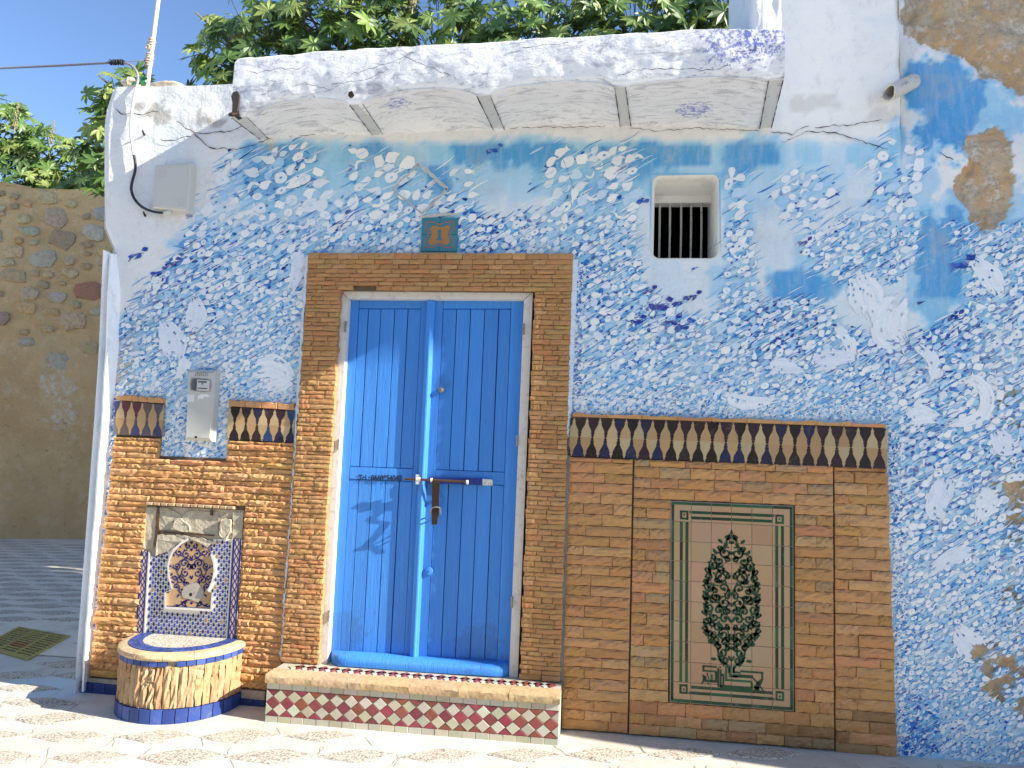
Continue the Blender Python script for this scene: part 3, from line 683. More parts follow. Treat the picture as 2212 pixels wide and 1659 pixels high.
# ------------------------------------------------------------------ door
door = empty('door', (-1.03, 0.05, 0.27), house)
DT = [(752, 645), (1131, 645), (1099, 1474), (706, 1441)]
LEAFY = 0.05
DC = [at(x, y, LEAFY) for x, y in DT]
def dq(u, v, y=LEAFY):
    p = DC[0]*(1-u)*(1-v)+DC[1]*u*(1-v)+DC[2]*u*v+DC[3]*(1-u)*v; p = p.copy(); p[1] = y; return p
def dboard(name, u0, u1, v0, v1, y, th=0.03, gap=0.0, bev=0.002, parent=door):
    m = MB(); j = lambda: random.uniform(-.0009, .0009)
    m.slab([dq(u0+gap+j(), v1-gap*.4, y+j()), dq(u1-gap+j(), v1-gap*.4, y+j()), dq(u1-gap+j(), v0+gap*.4, y+j()), dq(u0+gap+j(), v0+gap*.4, y+j())], th, inset=bev)
    o = m.build(name, M_WOOD, parent); k = random.uniform(.86, 1.0); o.color = (k, k*random.uniform(.98, 1.0), k, 1); return o
g = 0.0022
VM0, VM1, VT, VB = 0.466, 0.499, 0.028, 0.985
for (a, b) in ((0, .066), (.427, .464), (.508, .551), (.934, 1.0)): dboard('stile', a, b, 0, 1.0, LEAFY-.002)
for (a, b) in ((.066, .427), (.551, .934)):
    dboard('rail', a, b, 0, VT, LEAFY-.001, gap=.0006); dboard('rail', a, b, VM0, VM1, LEAFY-.001, gap=.0006)
UL = [.066, .121, .195, .274, .351, .427]; UR = [.551, .628, .707, .786, .865, .934]
for U in (UL, UR):
    for a, b in zip(U, U[1:]):
        for v0, v1 in ((VT, VM0), (VM1, VB)):
            dboard('plank', a, b, v0, v1, LEAFY+.003+random.uniform(-.0006, .0012), gap=g, bev=.0025)
bk = MB(); bk.slab([dq(0, 1, LEAFY+.02), dq(1, 1, LEAFY+.02), dq(1, 0, LEAFY+.02), dq(0, 0, LEAFY+.02)], 0.02); bk.build('backing', mat_simple('dark_blue_gap', (0.006, 0.02, 0.07), 0.9), door)
ra = MB(); V = []                                                         # centre cover strip with a sloping right side
for v in (0.0, 0.98):
    for u, y in ((.464, LEAFY-.002), (.4645, LEAFY-.026), (.486, LEAFY-.032), (.493, LEAFY-.030), (.497, LEAFY-.022), (.503, LEAFY-.018), (.508, LEAFY-.002)): V.append(dq(u, v, y))
n = 7; ra.add(V, [(i, n+i, n+i+1, i+1) for i in range(n-1)]+[tuple(range(n)), tuple(range(2*n-1, n-1, -1))]); ra.build('cover_strip', M_WOOD, door)
# rounded threshold board
th = MB(); prof2 = [(0.05, 0.045), (-0.005, 0.043), (-0.035, 0.032), (-0.05, 0.008), (-0.045, -0.018), (-0.02, -0.034), (0.05, -0.035)]
tl0, tl1 = at(707, 1431, -.05), at(1100, 1457, -.05); V = []; NT = 26
for i in range(NT):
    t = i/(NT-1); p = tl0+(tl1-tl0)*t; e = min(1, min(t, 1-t)*NT/2.5); s = 0.35+0.65*math.sqrt(max(0, 1-(1-e)**2))
    for (y, z) in prof2: V.append((p[0], 0.05+(y-0.05)*s, p[2]+z+(.0015*math.sin(9*t))))
n = len(prof2); th.add(V, [(i*n+k, i*n+k+1, (i+1)*n+k+1, (i+1)*n+k) for i in range(NT-1) for k in range(n-1)]+[tuple(range(n)), tuple(range(NT*n-1, NT*n-n-1, -1))])
th.build('threshold_board', M_WOOD, door, 45)
# white frame
def quadslab(name, px, y, depth, mat, parent, inset=0.003):
    m = MB(); m.slab([at(a, b, y) for a, b in px], depth, inset=inset); return m.build(name, mat, parent)
quadslab('frame', [(752, 645), (1131, 647), (1151, 631), (736, 629)], 0.0, 0.07, M_FRAME, door)
quadslab('frame', [(689, 1437), (706, 1441), (752, 645.5), (736, 630)], -0.004, 0.07, M_FRAME, door)
quadslab('frame', [(1099, 1476), (1118, 1476), (1151, 632), (1131.5, 647)], -0.004, 0.07, M_FRAME, door)
def vz(zx, zy): return ((750+zx/4.148)*.92167, (1050+zy/4.148)*.92167)
# sliding bolt
bolt = MB(); bolt.slab([at(*vz(x, y), .024) for x, y in ((1062, 345), (1577, 362), (1577, 300), (1062, 284))], 0.024, inset=.002); bp = bolt.build('bolt_plate', M_NAVY, door)
bolt = MB(); bolt.slab([at(*vz(x, y), .024) for x, y in ((1579, 362), (1670, 366), (1676, 350), (1676, 318), (1668, 306), (1579, 300))], 0.024, inset=.002); bolt.build('bolt_end_plate', M_WORN, door)
rod = MB(); rod.tube([at(*vz(822, 300), -.004), at(*vz(1000, 308), -.004), at(*vz(1250, 320), -.004), at(*vz(1440, 330), -.004)], 0.0078, 10); rod.build('bolt_rod', M_BROWN, door, 50)
for x, m_ in ((955, M_WORN), (1085, M_WORN), (1432, M_WORN)):
    b = MB(); w = 26 if x == 955 else 12; h = 48 if x == 955 else 22; yc = 306+(x-955)*.055
    o1 = [vz(x-w, yc+h), vz(x+w, yc+h), vz(x+w, yc-h), vz(x-w, yc-h)]
    b.slab([at(*p, .022) for p in o1], .02, inset=.002)
    c0 = at(*vz(x-w*.8, yc), -.004); c1 = at(*vz(x+w*.8, yc), -.004); b.tube([c0, c1], 0.0125, 10)
    b.build('bolt_keeper', m_, door)
hs = MB(); V = []; hp = [(1126, 318, -.012), (1126, 345, -.026), (1124, 400, -.020), (1120, 470, -.008), (1122, 540, -.018), (1122, 590, -.030), (1118, 660, -.020), (1110, 745, -.012)]
for i, (x, y, d) in enumerate(hp):
    hw = (36, 38, 36, 33, 34, 34, 33, 24)[i]
    V += [at(*vz(x-hw, y), d), at(*vz(x+hw, y), d), at(*vz(x+hw, y), d)+np.array([0, .005, 0]), at(*vz(x-hw, y), d)+np.array([0, .005, 0])]
hs.add(V, [(4*i+k, 4*i+(k+1) % 4, 4*i+4+(k+1) % 4, 4*i+4+k) for i in range(len(hp)-1) for k in range(4)]+[(3, 2, 1, 0), (28, 29, 30, 31)]); hs.build('hasp', M_IRON, door, 40)
st = MB(); pts = [at(*vz(1078, 650), .04), at(*vz(1076, 640), -.02), at(*vz(1085, 585), -.036), at(*vz(1122, 572), -.040), at(*vz(1165, 580), -.036), at(*vz(1172, 635), -.02), at(*vz(1170, 648), .04)]
st.tube(pts, 0.0045, 7); st.build('staple', M_STEEL, door, 50)
def disc_lock(px, py, r, mat, d=0.022):
    c = at(px, py, LEAFY); b = MB(); R = []; prof = [(1.0, 0), (1.0, .35), (.86, .6), (.62, .62), (.6, 1.0), (.0, 1.0)]
    for rr, h in prof: R += [(c[0]+r*rr*math.cos(2*math.pi*k/16), LEAFY-.002-d*h, c[2]+r*rr*math.sin(2*math.pi*k/16)) for k in range(16)]
    b.add(R, [(i*16+k, i*16+(k+1) % 16, (i+1)*16+(k+1) % 16, (i+1)*16+k) for i in range(5) for k in range(16)])
    o = b.build('lock_cylinder', mat, door, 40); return c
disc_lock(953, 843, .017, M_STEEL); disc_lock(927, 1234, .025, M_WOOD, .016)
for px, py in ((953, 843), (926, 1234)):
    c = at(px, py, LEAFY); k = MB(); k.box((c[0]-.0015, LEAFY-.027 if py < 900 else LEAFY-.021, c[2]-.006), (c[0]+.0015, LEAFY-.0245 if py < 900 else LEAFY-.0185, c[2]+.006)); k.build('key_slot', M_IRON, door)
for px, py in ((748, 706), (733, 960), (1131, 712), (1118, 952), (712, 1330), (1106, 1300)):
    c = at(px, py, .0); b = MB(); b.tube([c+np.array([0, -.012, -.032]), c+np.array([0, -.012, .032])], .0065, 8); b.build('hinge', M_STEEL, door)
tc = bpy.data.curves.new('phone_number', 'FONT'); tc.body = 'Tel : 0660954040'; tc.size = 0.047; tc.extrude = 0.0003; tc.offset = 0.0014
to = link('phone_number', tc, door); p = at(*vz(372, 314), LEAFY-.0045); q = at(*vz(830, 322), LEAFY-.0045)
to.location = p; to.rotation_euler = (math.radians(90), -math.atan2(q[2]-p[2], q[0]-p[0]), 0); to.scale = (0.80, 1, 1); tc.materials.append(M_INK)

def text_mesh(o):
    bpy.context.view_layer.update(); ev = o.evaluated_get(bpy.context.evaluated_depsgraph_get()); me = bpy.data.meshes.new_from_object(ev)
    n = o.name; par = o.parent; old = o.data; q = bpy.data.objects.new(n+'_', me); COL.objects.link(q); q.parent = par; q.matrix_parent_inverse = o.matrix_parent_inverse.copy()
    q.location, q.rotation_euler, q.scale = o.location.copy(), o.rotation_euler.copy(), o.scale.copy(); bpy.data.objects.remove(o); bpy.data.curves.remove(old); q.name = n; return q
text_mesh(to)
# ------------------------------------------------------------------ split stone pieces shared by surround and dado
def stone_mesh(name, k, nx, nz, rough, mat, shape=0.0):
    r = random.Random(k); m = MB(); V = []
    for j in range(nz):
        for i in range(nx):
            u, w = i/(nx-1), j/(nz-1); edge = min(u, 1-u, w, 1-w)
            y = -0.5 if edge > 0 else -0.41
            y += r.uniform(-rough, rough)
            if shape and edge > 0: y -= shape*(0.5-abs(w-0.62))
            x = u-.5; z = w-.5
            if edge > 0: x += r.uniform(-.2, .2)/nx; z += r.uniform(-.25, .25)/nz
            elif w in (0, 1): z += r.uniform(-.03, .03)
            V.append((x, y, z))
    f = [(j*nx+i, j*nx+i+1, (j+1)*nx+i+1, (j+1)*nx+i) for j in range(nz-1) for i in range(nx-1)]
    rim = [i for i in range(nx)]+[j*nx+nx-1 for j in range(1, nz)]+[(nz-1)*nx+i for i in range(nx-2, -1, -1)]+[j*nx for j in range(nz-2, 0, -1)]
    o = len(V); V += [(V[i][0], 0.5, V[i][2]) for i in rim]; n = len(rim)
    f += [(rim[i], o+i, o+(i+1) % n, rim[(i+1) % n]) for i in range(n)]
    m.add(V, f); me = m.mesh(name, (mat,)); return me
BRK = [stone_mesh('brick', k, 6, 4, 0.06, M_BRICK) for k in range(10)]
STN_S = [stone_mesh('stone', 50+k, 8, 5, 0.10, M_STONE, 0.14) for k in range(10)]
STN_R = [stone_mesh('stone', 80+k, 10, 5, 0.13, M_STONE, 0.40) for k in range(10)]
def pal(cols, v=0.16):
    c = random.choice(cols)
    if cols is PB or cols is PS or cols is PR: c = (min(1, c[0]*1.13), c[1]*.99, c[2]*.85)
    k = random.uniform(1-v, 1+v*.7); return tuple(min(1, x*k*random.uniform(.95, 1.05)) for x in c)
PB = [(0.39, 0.235, 0.115), (0.42, 0.255, 0.125), (0.36, 0.21, 0.10), (0.44, 0.285, 0.15), (0.41, 0.22, 0.105), (0.39, 0.26, 0.12)]
PS = [(0.49, 0.305, 0.15), (0.45, 0.275, 0.13), (0.51, 0.335, 0.18), (0.51, 0.285, 0.15), (0.47, 0.29, 0.125)]
PR = PS*2+[(0.50, 0.29, 0.17), (0.44, 0.33, 0.19), (0.42, 0.33, 0.20), (0.42, 0.23, 0.13), (0.38, 0.28, 0.17)]

def lay(items, name, meshes, mat, parent, limit):
    """items: (x, z, w, h, y_front, depth, colour). The biggest are objects of their own, the rest one joined part."""
    items = sorted(items, key=lambda t: -t[2]*t[3]); rest = MB()
    for i, (x, z, w, h, y, d, c) in enumerate(items):
        me = meshes[i % len(meshes)]
        if i < limit:
            o = link(name, me, parent); o.location = (x, y+d/2, z); o.scale = (w, d, h); o.color = (*c, 1)
        else:
            rest.add([(x+v.co.x*w, y+d/2+v.co.y*d, z+v.co.z*h) for v in me.vertices], [tuple(p.vertices) for p in me.polygons], c)
    if rest.v: tag(rest.build(name, mat, parent), kind='stuff')
def courses(z0, z1, h, spans, wmean, items, cols, y, dep, gap=0.002, wv=0.35, hv=0.15, proud=0.006):
    z = z0; row = 0
    while z < z1-h*.4:
        hh = h*random.uniform(1-hv, 1+hv)
        if z+hh > z1-h*.45: hh = z1-z
        for a, b in spans(z+hh/2):
            x = a
            first = True
            while x < b-1e-4:
                w = wmean*random.uniform(1-wv, 1+wv)*(0.55 if first and row % 2 else 1); first = False
                if b-(x+w) < wmean*.42: w = b-x
                yy = y+random.uniform(-proud, proud)
                items.append((x+w/2, z+hh/2, w-gap*random.uniform(.7, 1.6), hh-gap*random.uniform(.8, 1.7), yy, dep, pal(cols, .11))); x += w
        z += hh; row += 1

# door surround of thin ledge stones
sur = empty('door_surround', (-1.03, -0.05, 0.25), house)
SY = -0.055
sl = lambda z: np.interp(z, [0.24, 2.70], [at(605, 1430, SY)[0], at(665, 548, SY)[0]])
sr = lambda z: np.interp(z, [0.24, 2.70], [at(1212, 1475, SY)[0], at(1238, 556, SY)[0]])
jl = lambda z: np.interp(z, [0.27, 2.46], [at(688, 1437, SY)[0], at(736, 629, SY)[0]])
jr = lambda z: np.interp(z, [0.24, 2.46], [at(1120, 1466, SY)[0], at(1152, 632, SY)[0]])
ZL = at(940, 627, SY)[2]; ZT = at(940, 546, SY)[2]; ZB = 0.262
bi = []
courses(ZB, ZL, 0.0275, lambda z: [(sl(z)+random.uniform(0, .006), jl(z)-random.uniform(0, .010)), (jr(z)+random.uniform(0, .010), sr(z)-random.uniform(0, .006))], 0.098, bi, PB, SY, 0.045, 0.0022, .35, .22, .004)
courses(ZL, ZT, 0.0275, lambda z: [(sl(z), sr(z))], 0.112, bi, PB, SY, 0.045, 0.0022, .3, .15, .003)
bi = [b for b in bi if not (abs(b[0]-at(782, 622, SY)[0]) < .05 and abs(b[1]-at(782, 620, SY)[2]) < .016)]
lay(bi, 'brick', BRK, M_BRICK, sur, 300)
sm = MB()
def jamb(xa0, xa1, xb0, xb1, z0, z1):
    sm.slab([(xa0, SY+.026, z0), (xb0, SY+.026, z0), (xb1, SY+.026, z1), (xa1, SY+.026, z1)], 0.09)
jamb(sl(ZB)+.006, sl(ZL)+.006, jl(ZB)-.012, jl(ZL)-.012, ZB-.02, ZL)
jamb(jr(ZB)+.012, jr(ZL)+.012, sr(ZB)-.006, sr(ZL)-.006, ZB-.02, ZL)
jamb(sl(ZL)+.006, sl(ZT)+.006, sr(ZL)-.006, sr(ZT)-.006, ZL+.0005, ZT-.004)
sm.build('bedding', M_DARKGROUT, sur)
# ragged white-blue filler along the right and left sides of the surround
for side in (0, 1):
    fl = MB(); V = []
    for i in range(120):
        t = i/119
        if side: y0 = 560+t*(945-560); x0 = 1239-12*t; w = 10-4*t; 
        else: y0 = 552+t*(1425-552); x0 = 663.5-59*t; w = -random.uniform(1.5, 4.5)
        jit = random.uniform(-2.2, 2.2)
        a = at(x0-(3 if side else -3)+jit, y0, SY+.012); b = at(x0+w+random.uniform(-1, 1), y0, -0.012 if (side or y0 < 860) else -.024); V += [tuple(a), tuple(b)]
    fl.add(V, [((2*i, 2*i+1, 2*i+3, 2*i+2) if side else (2*i+1, 2*i, 2*i+2, 2*i+3)) for i in range(119)], (0.60, 0.68, 0.76))
    fl.build('filler', M_PAINT, sur)

# ------------------------------------------------------------------ dados of split stone
DY = -0.034
dl = lambda z: np.interp(z, [0.03, 1.54, 1.78], [at(187, 1480, DY)[0], at(243, 940, DY)[0], at(250, 868, DY)[0]])
dlr = lambda z: sl(z)-0.004
FX0, FX1, FZ0, FZ1 = at(302, 1300, DY)[0], at(517, 1250, DY)[0], 0.30, at(420, 1090, DY)[2]
NX0, NX1, NZ = at(349, 930, DY)[0], at(489, 930, DY)[0], at(420, 988, DY)[2]
ZB0, ZB1 = at(440, 950, DY)[2], at(440, 873, DY)[2]                   # tile band of the left dado
dado = empty('dado', (-2.45, 0, 0), house); si = []
def spansL(z):
    out = [(dl(z)+random.uniform(0, .012), dlr(z))]
    cut = []
    if z < FZ1 and z > FZ0-.3: cut.append((FX0-.004, FX1+.004))
    if z > NZ: cut.append((NX0-.01, NX1+.01))
    for c in cut:
        n = []
        for a, b in out:
            if c[0] > a+.02: n.append((a, min(b, c[0])))
            if c[1] < b-.02: n.append((max(a, c[1]), b))
        out = n
    return out
courses(0.095, ZB0, 0.0395, spansL, 0.175, si, PS, DY, 0.038, 0.0015, .35, .2, .006)
lay(si, 'stone', STN_R, M_STONE, dado, 145)
bd = MB(); 
bd.slab([(dl(.0)+.01, -.012, 0), (dlr(0), -.012, 0), (dlr(NZ), -.012, NZ), (dl(NZ)+.012, -.012, NZ)], .05)
bd.slab([(dl(NZ)+.012, -.012, NZ), (NX0-.008, -.012, NZ), (NX0-.008, -.012, ZB1), (dl(ZB1)+.012, -.012, ZB1)], .05)
bd.slab([(NX1+.012, -.012, NZ), (dlr(NZ), -.012, NZ), (dlr(ZB1), -.012, ZB1), (NX1+.012, -.012, ZB1)], .05)
bd.build('bedding', M_DARKGROUT, dado)
dr = empty('dado', (0.67, 0, 0), house); sj = []
RX0 = at(1224, 1200, DY)[0]; RX1f = lambda z: np.interp(z, [0, 1.5, 1.8], [at(1942, 1630, DY)[0], at(1921, 1010, DY)[0], at(1917, 912, DY)[0]])
RL0, RL1 = at(1363, 1290, DY)[0], at(1803, 1310, DY)[0]
GXa, GXb, GZa, GZb = at(1448, 1300, DY)[0], at(1716, 1310, DY)[0], at(1580, 1527, DY)[2], at(1580, 1087, DY)[2]
RZ0, RZ1 = at(1570, 999, DY)[2], at(1570, 913, DY)[2]
def cutg(a, b, z):
    if GZa-.004 < z < GZb+.004: return [(a, GXa-.004), (GXb+.004, b)]
    return [(a, b)]
courses(0.01, RZ0, 0.0575, lambda z: [(RX0, RL0-.004)], 0.20, sj, PS, DY, 0.05, .002, .3, .15, .003)
courses(0.01, GZa-.004, 0.0575, lambda z: [(RL0+.004, RL1-.004)], 0.165, sj, PR, DY, .05, .002, .2, .06, .003)
courses(GZa-.004, GZb+.004, 0.0575, lambda z: cutg(RL0+.004, RL1-.004, z), 0.165, sj, PR, DY, .05, .002, .25, .06, .003)
courses(GZb+.004, RZ0, 0.0575, lambda z: [(RL0+.004, RL1-.004)], 0.165, sj, PR, DY, .05, .002, .2, .06, .003)
courses(-.01, RZ0, 0.056, lambda z: [(RL1+.004, RX1f(z)-random.uniform(.003, .01))], 0.17, sj, PS, DY, .05, .002, .35, .15, .006)
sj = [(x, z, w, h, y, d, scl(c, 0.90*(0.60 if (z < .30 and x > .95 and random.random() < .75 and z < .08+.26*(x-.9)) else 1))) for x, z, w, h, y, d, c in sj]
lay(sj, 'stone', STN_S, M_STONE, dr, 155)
bd = MB(); bd.slab([(RX0+.004, -.012, -.05), (RX1f(0)-.012, -.012, -.05), (RX1f(RZ1)-.012, -.012, RZ1), (RX0+.004, -.012, RZ1)], .05); bd.build('bedding', M_DARKGROUT, dr)

# cut tile bands: dark and cream interlocking vase shapes in two rows
VP = [(0, .055), (.09, .065), (.12, .075), (.135, .125), (.19, .135), (.215, .095), (.38, .165), (.53, .285), (.66, .375), (.75, .39), (.775, .355), (.82, .365), (.845, .425), (.895, .415), (.92, .38), (1, .475)]
DARKS = [(0.032, 0.020, 0.018), (0.020, 0.013, 0.012), (0.022, 0.020, 0.05), (0.036, 0.017, 0.026), (0.018, 0.022, 0.065), (0.026, 0.017, 0.020), (0.02, 0.014, 0.016)]
CREAMS = [(0.42, 0.28, 0.14), (0.46, 0.33, 0.18), (0.40, 0.25, 0.12), (0.44, 0.34, 0.19)]
def vase_band(P, ncell, phase, parent, y, darks=DARKS, dk=1.0):
    """P: four photograph corners (bottom-left, bottom-right, top-right, top-left)"""
    Q = [at(a, b, y) for a, b in P]
    def q(u, v): u = min(max(u, 0), 1); p = Q[0]*(1-u)*(1-v)+Q[1]*u*(1-v)+Q[2]*u*v+Q[3]*(1-u)*v; return p
    for half in (0, 1):
        def vv(t): return 0.5+0.49*(1-t) if half else 0.5-0.49*(1-t)
        k0 = -1; 
        for k in range(k0, int(ncell)+2):
            for dark in (0, 1):
                c = (k+phase+(0.5 if dark else 0))/ncell
                prof = [(t, (.5-hw if dark else hw)-.012) for t, hw in VP]
                Lp = [(c-h/ncell, vv(t)) for t, h in prof]; Rp = [(c+h/ncell, vv(t)) for t, h in prof]
                loop = (Rp+Lp[::-1]) if not half else (Lp+Rp[::-1])
                us = [u for u, _ in loop]
                if max(us) < 0.004 or min(us) > 0.996: continue
                m = MB(); m.slab([q(u, v) for u, v in loop], .012, None)
                o = m.build('tile', M_TILE if dark else M_MATT, parent); o.color = (*(scl(random.choice(darks), dk) if dark else scl(random.choice(CREAMS), random.uniform(.9, 1.1))), 1)
bandR = empty('tile_band', (0.67, DY, 1.6), house)
vase_band([(1227, 985), (1917, 1014), (1917, 925), (1234, 901)], 23.3, 0.25, bandR, DY)
bandL = empty('tile_band', (-2.9, DY, 1.6), house)
vase_band([(243, 939), (350, 943), (353, 873), (249, 865)], 4.5, .55, bandL, DY, [(0.09, 0.075, 0.10), (0.05, 0.05, 0.13), (0.11, 0.08, 0.075), (0.10, 0.03, 0.04), (0.12, 0.13, 0.14)])
bandM = empty('tile_band', (-2.1, DY, 1.6), house)
vase_band([(490, 950), (633, 956), (637, 887), (494, 878)], 5.85, .1, bandM, DY, DARKS+[(0.02, 0.05, 0.14)])
def coping(x0, x1, y0, y1, h, n, parent):
    for i in range(n):
        a, b = i/n, (i+1)/n; pa, pb = (x0+(x1-x0)*a, y0+(y1-y0)*a), (x0+(x1-x0)*b, y0+(y1-y0)*b)
        m = MB(); top = [(pa[0]+(pb[0]-pa[0])*k/5, pa[1]+(pb[1]-pa[1])*k/5-h+random.uniform(-2.5, 2.5)) for k in range(6)]
        m.slab([at(pa[0]+.4, pa[1], DY-.004)]+[at(pb[0]-.4, pb[1], DY-.004)]+[at(x, y, DY-.004) for x, y in top[::-1]], .05, pal(PS), inset=.004); m.build('stone', M_STONE, parent)
coping(1236, 1915, 900, 924, 8, 9, bandR); coping(250, 352, 864, 871, 11, 3, bandL); coping(494, 634, 877, 886, 13, 4, bandM)
# blue skirting tiles under the left dado
pl = empty('skirting', (-2.5, -.03, 0.04), house)
for i in range(15):
    a, b = i/15, (i+1)/15
    if .17 < a < .62: continue
    xa, xb = 174+(572-174)*a, 174+(572-174)*b; ya, yb = 1487+(1529-1487)*a, 1487+(1529-1487)*b
    m = MB(); P = [at(xa+.5, ya, DY-.006), at(xb-.5, yb, DY-.006), at(xb-.5, yb-15, DY-.006), at(xa+.5, ya-15, DY-.006)]; P[0][2] = min(P[0][2], -.01); P[1][2] = min(P[1][2], -.01)
    m.slab(P, .05, None, inset=.002); o = m.build('tile', M_TILE, pl); o.color = (*scl((0.03, 0.06, 0.22), random.uniform(.6, 1.2)), 1)
m = MB(); a0 = at(180, 1480, DY); b0 = at(570, 1520, DY); m.box((a0[0], DY+.002, -.02), (b0[0], 0.02, 0.085)); m.build('bedding', M_GROUT, pl)

# ------------------------------------------------------------------ doorstep with diamond tiles
stp = empty('doorstep', (-1.02, -0.15, 0), house)
SX0, SX1, SYF, STZ = -1.825, -0.205, -0.262, 0.258
m = MB(); m.box((SX0+.004, SYF+.008, -.03), (SX1-.012, 0.06, STZ-.052)); m.box((SX0+.004, SYF+.02, STZ-.052), (SX1-.004, 0.06, STZ-.008)); m.build('core', M_GROUT, stp)
RED = [(0.22, 0.055, 0.055), (0.26, 0.07, 0.055), (0.20, 0.045, 0.06), (0.28, 0.05, 0.07), (0.24, 0.075, 0.045)]; CRM = [(0.50, 0.46, 0.36), (0.46, 0.44, 0.35), (0.52, 0.50, 0.40), (0.46, 0.43, 0.30)]
zt0, zt1, zb0, zb1 = STZ-.050, STZ-.083, .034, -.01
def ptile(pts, cols, parent, mat=M_TILE, y=SYF):
    m = MB(); m.slab([(x, y+random.uniform(-.0012, .0012), z) for x, z in pts], .012, None, inset=.0015); o = m.build('riser_tile', mat, parent); o.color = (*pal(cols, .12), 1)
nb = 22
for i in range(nb):
    a, b = SX0+.003+(SX1-SX0-.006)*i/nb, SX0+.003+(SX1-SX0-.006)*(i+1)/nb
    ptile([(a+.001, zt1+.001), (b-.001, zt1+.001), (b-.001, zt0), (a+.001, zt0)], CRM, stp); ptile([(a+.001, zb1), (b-.001, zb1), (b-.001, zb0-.001), (a+.001, zb0-.001)], CRM, stp)
H = zt1-zb0; nd = 20; dw = (SX1-SX0-.006)/nd; hz = H/3; g_ = .0018
def dia(cx_, cz_, cols, lo=0.0, hi=1.0):
    L = [(cx_-dw/2+g_, cz_), (cx_, cz_-hz+g_), (cx_+dw/2-g_, cz_), (cx_, cz_+hz-g_)]
    poly = L
    for axis, lim, sg in ((1, zb0+g_*.5, 1), (1, zt1-g_*.5, -1), (0, SX0+.004, 1), (0, SX1-.004, -1)):
        out = []
        for i in range(len(poly)):
            p, q = poly[i], poly[(i+1) % len(poly)]; fp, fq = sg*(p[axis]-lim), sg*(q[axis]-lim)
            if fp >= 0: out.append(p)
            if fp*fq < 0: t = fp/(fp-fq); out.append((p[0]+(q[0]-p[0])*t, p[1]+(q[1]-p[1])*t))
        poly = out
        if len(poly) < 3: return
    ptile(poly, cols, stp)
# three staggered rows: red half diamonds at top and bottom, cream rows, a red row in the middle
hz = H/4*1.0
for i in range(-1, nd+1):
    x = SX0+.003+dw*(i+.5)
    dia(x, zb0, RED); dia(x, zb0+2*hz, RED); dia(x, zb0+4*hz, RED); dia(x+dw/2, zb0+hz, CRM); dia(x+dw/2, zb0+3*hz, CRM)
# worn sandstone nosing
for i in range(6):
    a, b = SX0-.004+(SX1-SX0+.006)*i/6, SX0-.004+(SX1-SX0+.006)*(i+1)/6; m = MB(); V = []; K = 9
    for k in range(K):
        x = a+.001+(b-a-.002)*k/(K-1); j = lambda s: random.uniform(-s, s)
        V += [(x, SYF+.02, STZ-.048), (x, SYF-.014+j(.004), STZ-.047), (x, SYF-.018+j(.004), STZ-.014+j(.003)), (x, SYF-.006+j(.002), STZ-.001), (x, SYF+.10, STZ+.001), (x, SYF+.10, STZ-.02)]
    m.add(V, [(6*k+q, 6*k+6+q, 6*k+6+(q+1) % 6, 6*k+(q+1) % 6) for k in range(K-1) for q in range(6)]+[tuple(range(5, -1, -1)), tuple(6*(K-1)+q for q in range(6))], pal([(0.50, 0.36, 0.20), (0.54, 0.40, 0.24)], .06)); m.build('nosing', M_STONE, stp, 50)
# diamonds on top of the step
for i in range(22):
    x = SX0+.06+(SX1-SX0-.12)*(i+.5)/22
    for r_, cols in ((0, CRM), (1, RED)):
        xx = x+(.5*(SX1-SX0-.12)/22 if r_ else 0); hw = (SX1-SX0-.12)/44-.001
        m = MB(); m.add([(xx-hw, -.11, STZ+.0035), (xx, -.155 if not r_ else -.152, STZ+.0035), (xx+hw, -.11, STZ+.0035), (xx, -.065, STZ+.0035)], [(0, 1, 2, 3)]); V = m.v
        m.add([(p[0], p[1], STZ-.004) for p in V], []); m.f += [(i2, 4+i2, 4+(i2+1) % 4, (i2+1) % 4) for i2 in range(4)]; m.m += [0]*4
        o = m.build('tread_tile', M_TILE, stp); o.color = (*pal(cols, .1), 1)
m = MB(); m.box((SX0+.002, SYF+.101, STZ-.02), (SX1-.004, 0.05, STZ-.001)); m.build('tread_bed', mat_simple('cream_bed', (.46, .42, .33), .8), stp)
m = MB(); m.box((SX1-.0115, SYF+.0085, -.02), (SX1-.003, 0.0, STZ-.05)); m.build('end_render', mat_simple('cream_render_end', (.55, .47, .33), .85, (.4, .34, .25), 12), stp)

# ================================================================== MURAL
SH = []
def _sh(f): SH.append(f); return f
@_sh
def s_comma(r):
    b = r.uniform(.1, .35); return [(-1, -.28), (-.45, -.42-b*.3), (.1, -.4), (.62, -.18), (1, .35), (.55, .25), (.2, .42), (-.3, .55), (-.8, .35)]
@_sh
def s_leaf(r): return [(-1, -.1), (-.5, -.48), (.1, -.5), (.6, -.2), (1.05, .25), (.35, .38), (-.2, .5), (-.7, .3)]
@_sh
def s_rhomb(r): return [(-.85, -.1), (-.25, -.62), (.2, -.5), (.85, .05), (.3, .6), (-.2, .5)]
@_sh
def s_cres(r): return [(-1, .2), (-.7, -.4), (0, -.7), (.7, -.45), (1, .2), (.6, .0), (.35, -.22), (0, -.25), (-.35, -.1), (-.65, .15)]
@_sh
def s_oval(r): return [(.95*math.cos(t), .6*math.sin(t)) for t in np.linspace(0, 2*math.pi, 11)[:-1]]
@_sh
def s_fish(r): return [(-1, .1), (-.6, -.35), (.1, -.45), (.7, -.2), (1, -.35), (.85, .1), (1, .42), (.6, .22), (0, .45), (-.55, .4)]
@_sh
def s_drop(r): return [(-1.25, -.45), (-.5, -.32), (.1, -.45), (.6, -.35), (.8, 0), (.6, .38), (.15, .45), (-.3, .2)]
WHITES = [s2l(c) for c in ((238, 239, 238), (232, 235, 238), (241, 241, 238), (224, 230, 236))]
PALES = [s2l(c) for c in ((186, 214, 236), (160, 203, 235), (200, 220, 238))]
